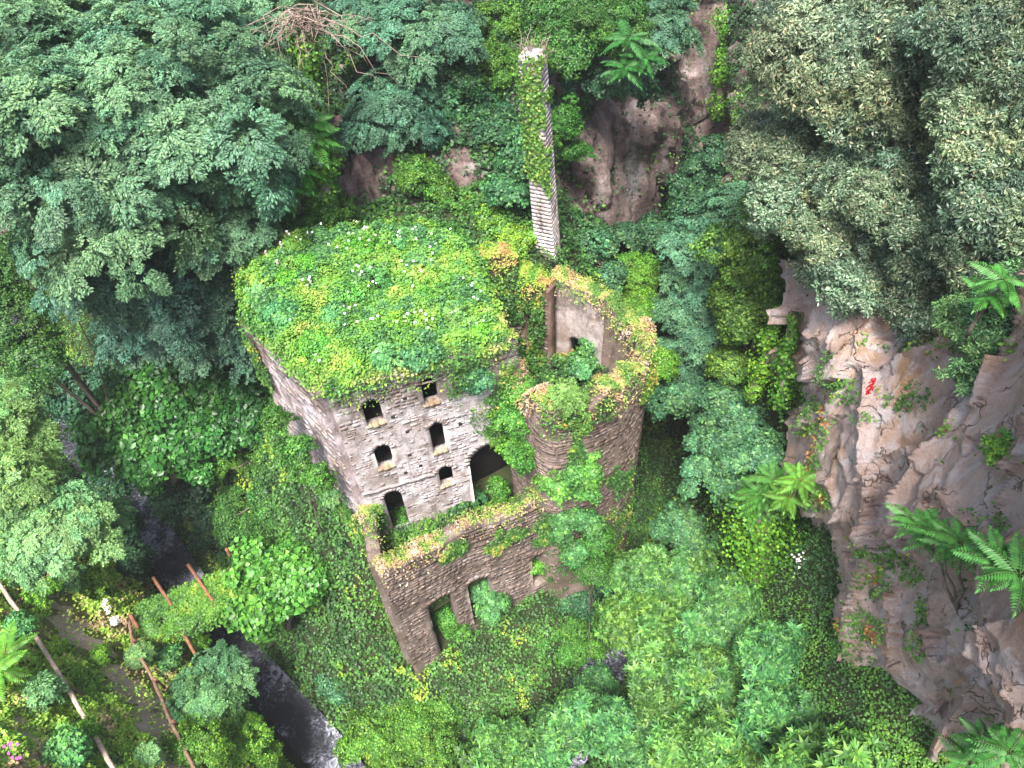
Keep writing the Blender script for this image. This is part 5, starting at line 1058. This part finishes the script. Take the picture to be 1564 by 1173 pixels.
for k in range(34):
    a = np.array([-0.75, 0, 13.5]) + rs.normal(size=3) * np.array([.4, .4, .1]); tw_.append(tube(bend(a, a + rs.normal(size=3) * np.array([.45, .45, .2]) + np.array([0, 0, .55 + .4 * rs.random()]), 5, wob=.3, seed=k), [.02, .008], 4))
V, Q, T = join(tw_); link('dry_twigs', mesh('dry_twigs', V, [Q, T], M_WOOD), cc, kind='stuff')
# bare branch tangle
root = thing('bare_branches', at_h(462, 60, 50), 'tangle of bare grey branches at the top beside the huge tree', 'branches'); tb = []
for k in range(60):
    a = at_h(462 + rs.normal() * 12, 28 + rs.normal() * 8, 49.5); b_ = at_h(475 + rs.normal() * 70, 60 + abs(rs.normal()) * 60 - 35, 48.5 + rs.normal() * 1.5); c_ = bend(a, b_, 8, sag=0.28 + 0.1 * rs.random(), wob=1.3, seed=300 + k)
    tb.append(tube(c_ - np.array(root.location), [.045, .012], 4))
V, Q, T = join(tb); bo_ = link('branch', mesh('branch', V, [Q, T], M_WOOD), root); bo_.color = (0.95, 0.9, 0.88, 1)

# ------------------------------------------------------------------ fences, footbridge, flowers
def log(name, a, b, r, parent, seed, tint=(1, 1, 1), wob=0.15, n=9):
    o0 = np.array(parent.location); V, Q, T = tube(bend(np.array(a) - o0, np.array(b) - o0, n, wob=wob, seed=seed), [r, r * 0.85], 8, 0.12, seed)
    o = link(name, mesh(name, V, [Q, T], M_WOOD, smooth=True), parent); o.color = (*tint, 1); return o
GREY = (1.7, 1.6, 1.55); RUST = (0.72, 0.42, 0.28)
f1 = [at_g(-20, 865, 1.3), at_g(52, 968, 1.2), at_g(105, 1053, 1.2), at_g(140, 1117, 1.2), at_g(180, 1185, 1.2)]
root = thing('log_fence', f1[2] - np.array([0, 0, 1.2]), 'pale log rail fence across the near left corner', 'fence')
for k in range(4): log('rail', f1[k], f1[k + 1] + (f1[k + 1] - f1[k]) * 0.03, 0.16, root, 400 + k, GREY, 0.05)
for k in (1, 2, 3): log('post', f1[k] + np.array([0.15, 0.1, 0.15]), f1[k] + np.array([0.25, 0.15, -1.6]), 0.11, root, 410 + k, (0.6, 0.55, 0.5), 0.03, 4)
f2 = [at_g(197, 942, 1.2), at_g(202, 980, 1.2), at_g(235, 1040, 1.2), at_g(262, 1105, 1.2), at_g(300, 1180, 1.2)]
root = thing('log_fence', f2[2] - np.array([0, 0, 1.2]), 'thin brown rail fence running from the footbridge to the bottom edge', 'fence')
for k in range(4): log('rail', f2[k], f2[k + 1] + (f2[k + 1] - f2[k]) * 0.03, 0.13, root, 420 + k, (0.75, 0.6, 0.5), 0.06)
for k in range(4): log('post', f2[k] + np.array([0.1, 0.1, 0.2]), f2[k] + np.array([0.1, 0.1, -1.7]), 0.12, root, 430 + k, (0.7, 0.45, 0.32), 0.03, 4)
# footbridge smothered in creepers
ba, bb_ = at_z(205, 965, -6.5), at_z(455, 868, -6.0); bd = (bb_ - ba) / np.linalg.norm(bb_ - ba); bn = np.array([bd[1], -bd[0], 0]); bl_ = np.linalg.norm(bb_ - ba)
root = thing('footbridge', (ba + bb_) / 2, 'creeper-covered wooden footbridge with rusty brown posts over the left stream', 'footbridge'); o0 = np.array(root.location)
for s_ in (-1.5, 1.5): log('beam', ba + bn * s_ - np.array([0, 0, .3]), bb_ + bn * s_ - np.array([0, 0, .3]), 0.2, root, int(440 + s_), RUST, 0.1)
n_pl = int(bl_ / 0.32)
pm = None
for k in range(n_pl):
    c_ = ba + bd * (k + .5) * bl_ / n_pl; x_, y_ = bd * 0.13, bn * 1.75; z_ = np.array([0, 0, .05])
    if pm is None: pm = mesh('plank', np.array([x_ * a * -1 + y_ * b + z_ * c for c in (-1, 1) for a, b in ((1, 1), (-1, 1), (-1, -1), (1, -1))]), [np.array([[0, 1, 2, 3], [7, 6, 5, 4], [0, 4, 5, 1], [1, 5, 6, 2], [2, 6, 7, 3], [3, 7, 4, 0]])], M_WOOD)
    o = link('plank', pm, root, loc=tuple(c_ - o0)); o.color = (0.8, 0.6, 0.5, 1)
for nm, a, b, za, zb in (('rail', (234, 882), (262, 925), -5.2, -5.6), ('rail', (287, 862), (331, 926), -5.0, -5.8), ('post', (276, 960), (300, 1003), -6.0, -7.2), ('rail', (302, 938), (362, 912), -7.0, -6.8), ('post', (346, 838), (352, 850), -3.0, -4.0), ('post', (198, 938), (212, 960), -2.5, -3.6), ('post', (412, 960), (416, 972), -5.5, -6.2)):
    log(nm, at_z(*a, za), at_z(*b, zb), 0.15, root, a[0], RUST, 0.05, 5)
n_ = 20000; t = rs.random(n_); s_ = rs.uniform(-1, 1, n_); ed = np.abs(s_); s_ = s_ * 2.1; hh = 0.25 + 0.5 * fbm(np.column_stack([t * bl_, s_, 0 * t]) * 0.5, 3, 8) - np.where(ed > 0.8, rs.random(n_) ** 1.5 * 1.5, 0)
P = ba + bd * (t * bl_)[:, None] + bn * s_[:, None] + np.array([0, 0, 1]) * hh[:, None]; k = vnoise(P * 0.7, 5) > 0.13
carpet('bridge_creeper', P[k], np.tile([[0, 0, 1.0]], (k.sum(), 1)), 0.2, [G_MID, (0.09, 0.22, 0.03), G_BRIGHT, G_YEL], [2, 3, 3, 1], 60, tall=0.35)

def flowers(name, label, cat, P, r, colr, seed, group=None, kind=None):
    """blossoms: small five-petalled heads joined into one plant"""
    rs = np.random.default_rng(seed); n_ = len(P); k = 6; ti = np.repeat(np.arange(n_), k); a = np.tile(np.arange(k), n_) * 2 * math.pi / k
    ax = unit(np.array([0, -0.4, 1.0]) + rs.normal(size=(n_, 3)) * 0.3)[ti]; a0 = unit(np.cross(ax, rdir(n_, rs)[ti])); d = a0 * np.cos(a)[:, None] + np.cross(ax, a0) * np.sin(a)[:, None] + ax * 0.35
    base_ = P.mean(0); V, T = leaves(P[ti] - base_, d, ax, np.full(n_ * k, r), np.full(n_ * k, r * .8)); me = mesh(name, V, [T], M_LEAF, col=np.repeat(np.array(colr) * (0.85 + .3 * rs.random((n_ * k, 1))), 4, axis=0))
    return link(name, me, kind=kind, label=label, cat=cat, group=group, loc=tuple(base_))
def cluster(c, r, n_, seed):
    rs = np.random.default_rng(seed); return np.array(c) + rs.normal(size=(n_, 3)) * np.array(r)
flowers('white_flowers', 'upper bunch of white umbels beside the left end of the footbridge', 'flowers', np.array([at_g(x, y, 1.2) for x, y in ((158, 924), (163, 930), (166, 935), (161, 918), (167, 927))]), 0.22, (0.85, 0.86, 0.82), 1)
flowers('white_flowers', 'lower bunch of white umbels above the thin brown rail fence', 'flowers', np.array([at_g(x, y, 1.2) for x, y in ((178, 943), (173, 945), (171, 947), (179, 946), (172, 951), (175, 953), (181, 949), (176, 948))]), 0.22, (0.85, 0.86, 0.82), 6)
flowers('white_flowers', 'cluster of small white flowers by the dark undercut of the right cliff', 'flowers', cluster(at_h(1222, 860, 27.2), (.2, .2, .38), 26, 2), 0.085, (0.85, 0.86, 0.85), 2)
flowers('red_flowers', 'crimson flower cascade hanging on the pale right cliff', 'flowers', np.array([at_h(1330 + (t_ - .5) * -10 + rs.normal() * 2.5, 578 + t_ * 24, 27.6) for t_ in np.linspace(0, 1, 46)]), 0.07, (0.42, 0.012, 0.025), 3)
flowers('pink_flowers', 'magenta flowers at the bottom left corner', 'flowers', cluster(at_z(18, 1140, 26.6), (.2, .2, .1), 10, 4), 0.06, (0.7, 0.08, 0.5), 4)
q = poly_pts(inner, 900, np.random.default_rng(61)); z_ = fbm(np.column_stack([q, 0 * q[:, 0]]) * 0.7, 3, 31); q = q[(z_ > 0.60)][:90]
flowers('roof_blossoms', None, None, np.column_stack([q, 21.15 + 0.35 * np.random.default_rng(5).random(len(q))]), 0.085, (0.85, 0.88, 0.8), 5, kind='stuff')
SPK = ['flower spike at the very back of the roof left of the fern bush', 'flower spike at the back left corner of the roof', 'leftmost pale flower spike at the roof edge', 'flower spike in the left third of the roof beside its taller neighbour', 'tall flower spike in the left third of the roof', 'left one of the paired flower spikes near the roof middle', 'right one of the paired flower spikes near the roof middle', 'flower spike just behind the front left bush of the roof', 'flower spike alone at the right side of the roof among white blossoms', 'flower spike beside the blue-green left corner bush', 'flower spike nearest the centre front of the roof', 'flower spike between the two front left roof bushes']
for i, (x, y) in enumerate(((475, 366), (434, 382), (412, 396), (429, 410), (450, 408), (503, 404), (514, 406), (480, 442), (661, 394), (415, 452), (530, 480), (450, 500))):
    b_ = at_z(x, y + 6, 20.15); root = flowers('flower_spike', SPK[i], 'flower spike', np.array([b_ + np.array([.03 * math.sin(t_ * 20), .03 * math.cos(t_ * 20), t_]) for t_ in np.linspace(0, .95, 22)]), 0.075, (0.46, 0.40, 0.42), 200 + i, 'pale flower spikes on the mill roof')
# pale worn earth in the bottom left corner
pc = np.array([at_g(*p) for p in ((-80, 1040), (-20, 1105), (22, 1150), (50, 1200), (60, 1260))]); tt = np.linspace(0, 1, 40); pp = np.stack([np.interp(tt, np.linspace(0, 1, 5), pc[:, k]) for k in (0, 1)], 1)
T_ = unit(np.gradient(pp, axis=0)); N_ = np.stack([-T_[:, 1], T_[:, 0]], 1); pv = []
for s_ in np.linspace(-1.1, 1.1, 9):
    q = pp + N_ * s_; pv.append(np.column_stack([q, ground_z(q[:, 0], q[:, 1]) + 0.45 - abs(s_) * 0.1]))
link('path', mesh('path', np.stack(pv, 1).reshape(-1, 3), [grid_quads(9, 40)], M_PATH, smooth=True), kind='structure')
hz = mesh('haze', np.array([(x, y, z) for z in (-22, 60) for x, y in ((-118, -6), (108, -6), (108, 118), (-118, 118))], float), [np.array([[3, 2, 1, 0], [4, 5, 6, 7], [0, 1, 5, 4], [1, 2, 6, 5], [2, 3, 7, 6], [3, 0, 4, 7]])], M_INSIDE)
hm, hn = new_mat('thin_haze'); pv_ = N(hn, 'ShaderNodeVolumePrincipled'); pv_.inputs['Density'].default_value = 0.0002; pv_.inputs['Color'].default_value = (0.92, 0.96, 1.0, 1)
hn.links.new(pv_.outputs[0], N(hn, 'ShaderNodeOutputMaterial').inputs['Volume']); hz.materials[0] = hm
link('haze', hz, kind='stuff')
#print('TRIS', sum(sum(len(p.vertices) - 2 for p in m_.polygons[:0]) + len(m_.loops) - 2 * len(m_.polygons) for m_ in bpy.data.meshes))
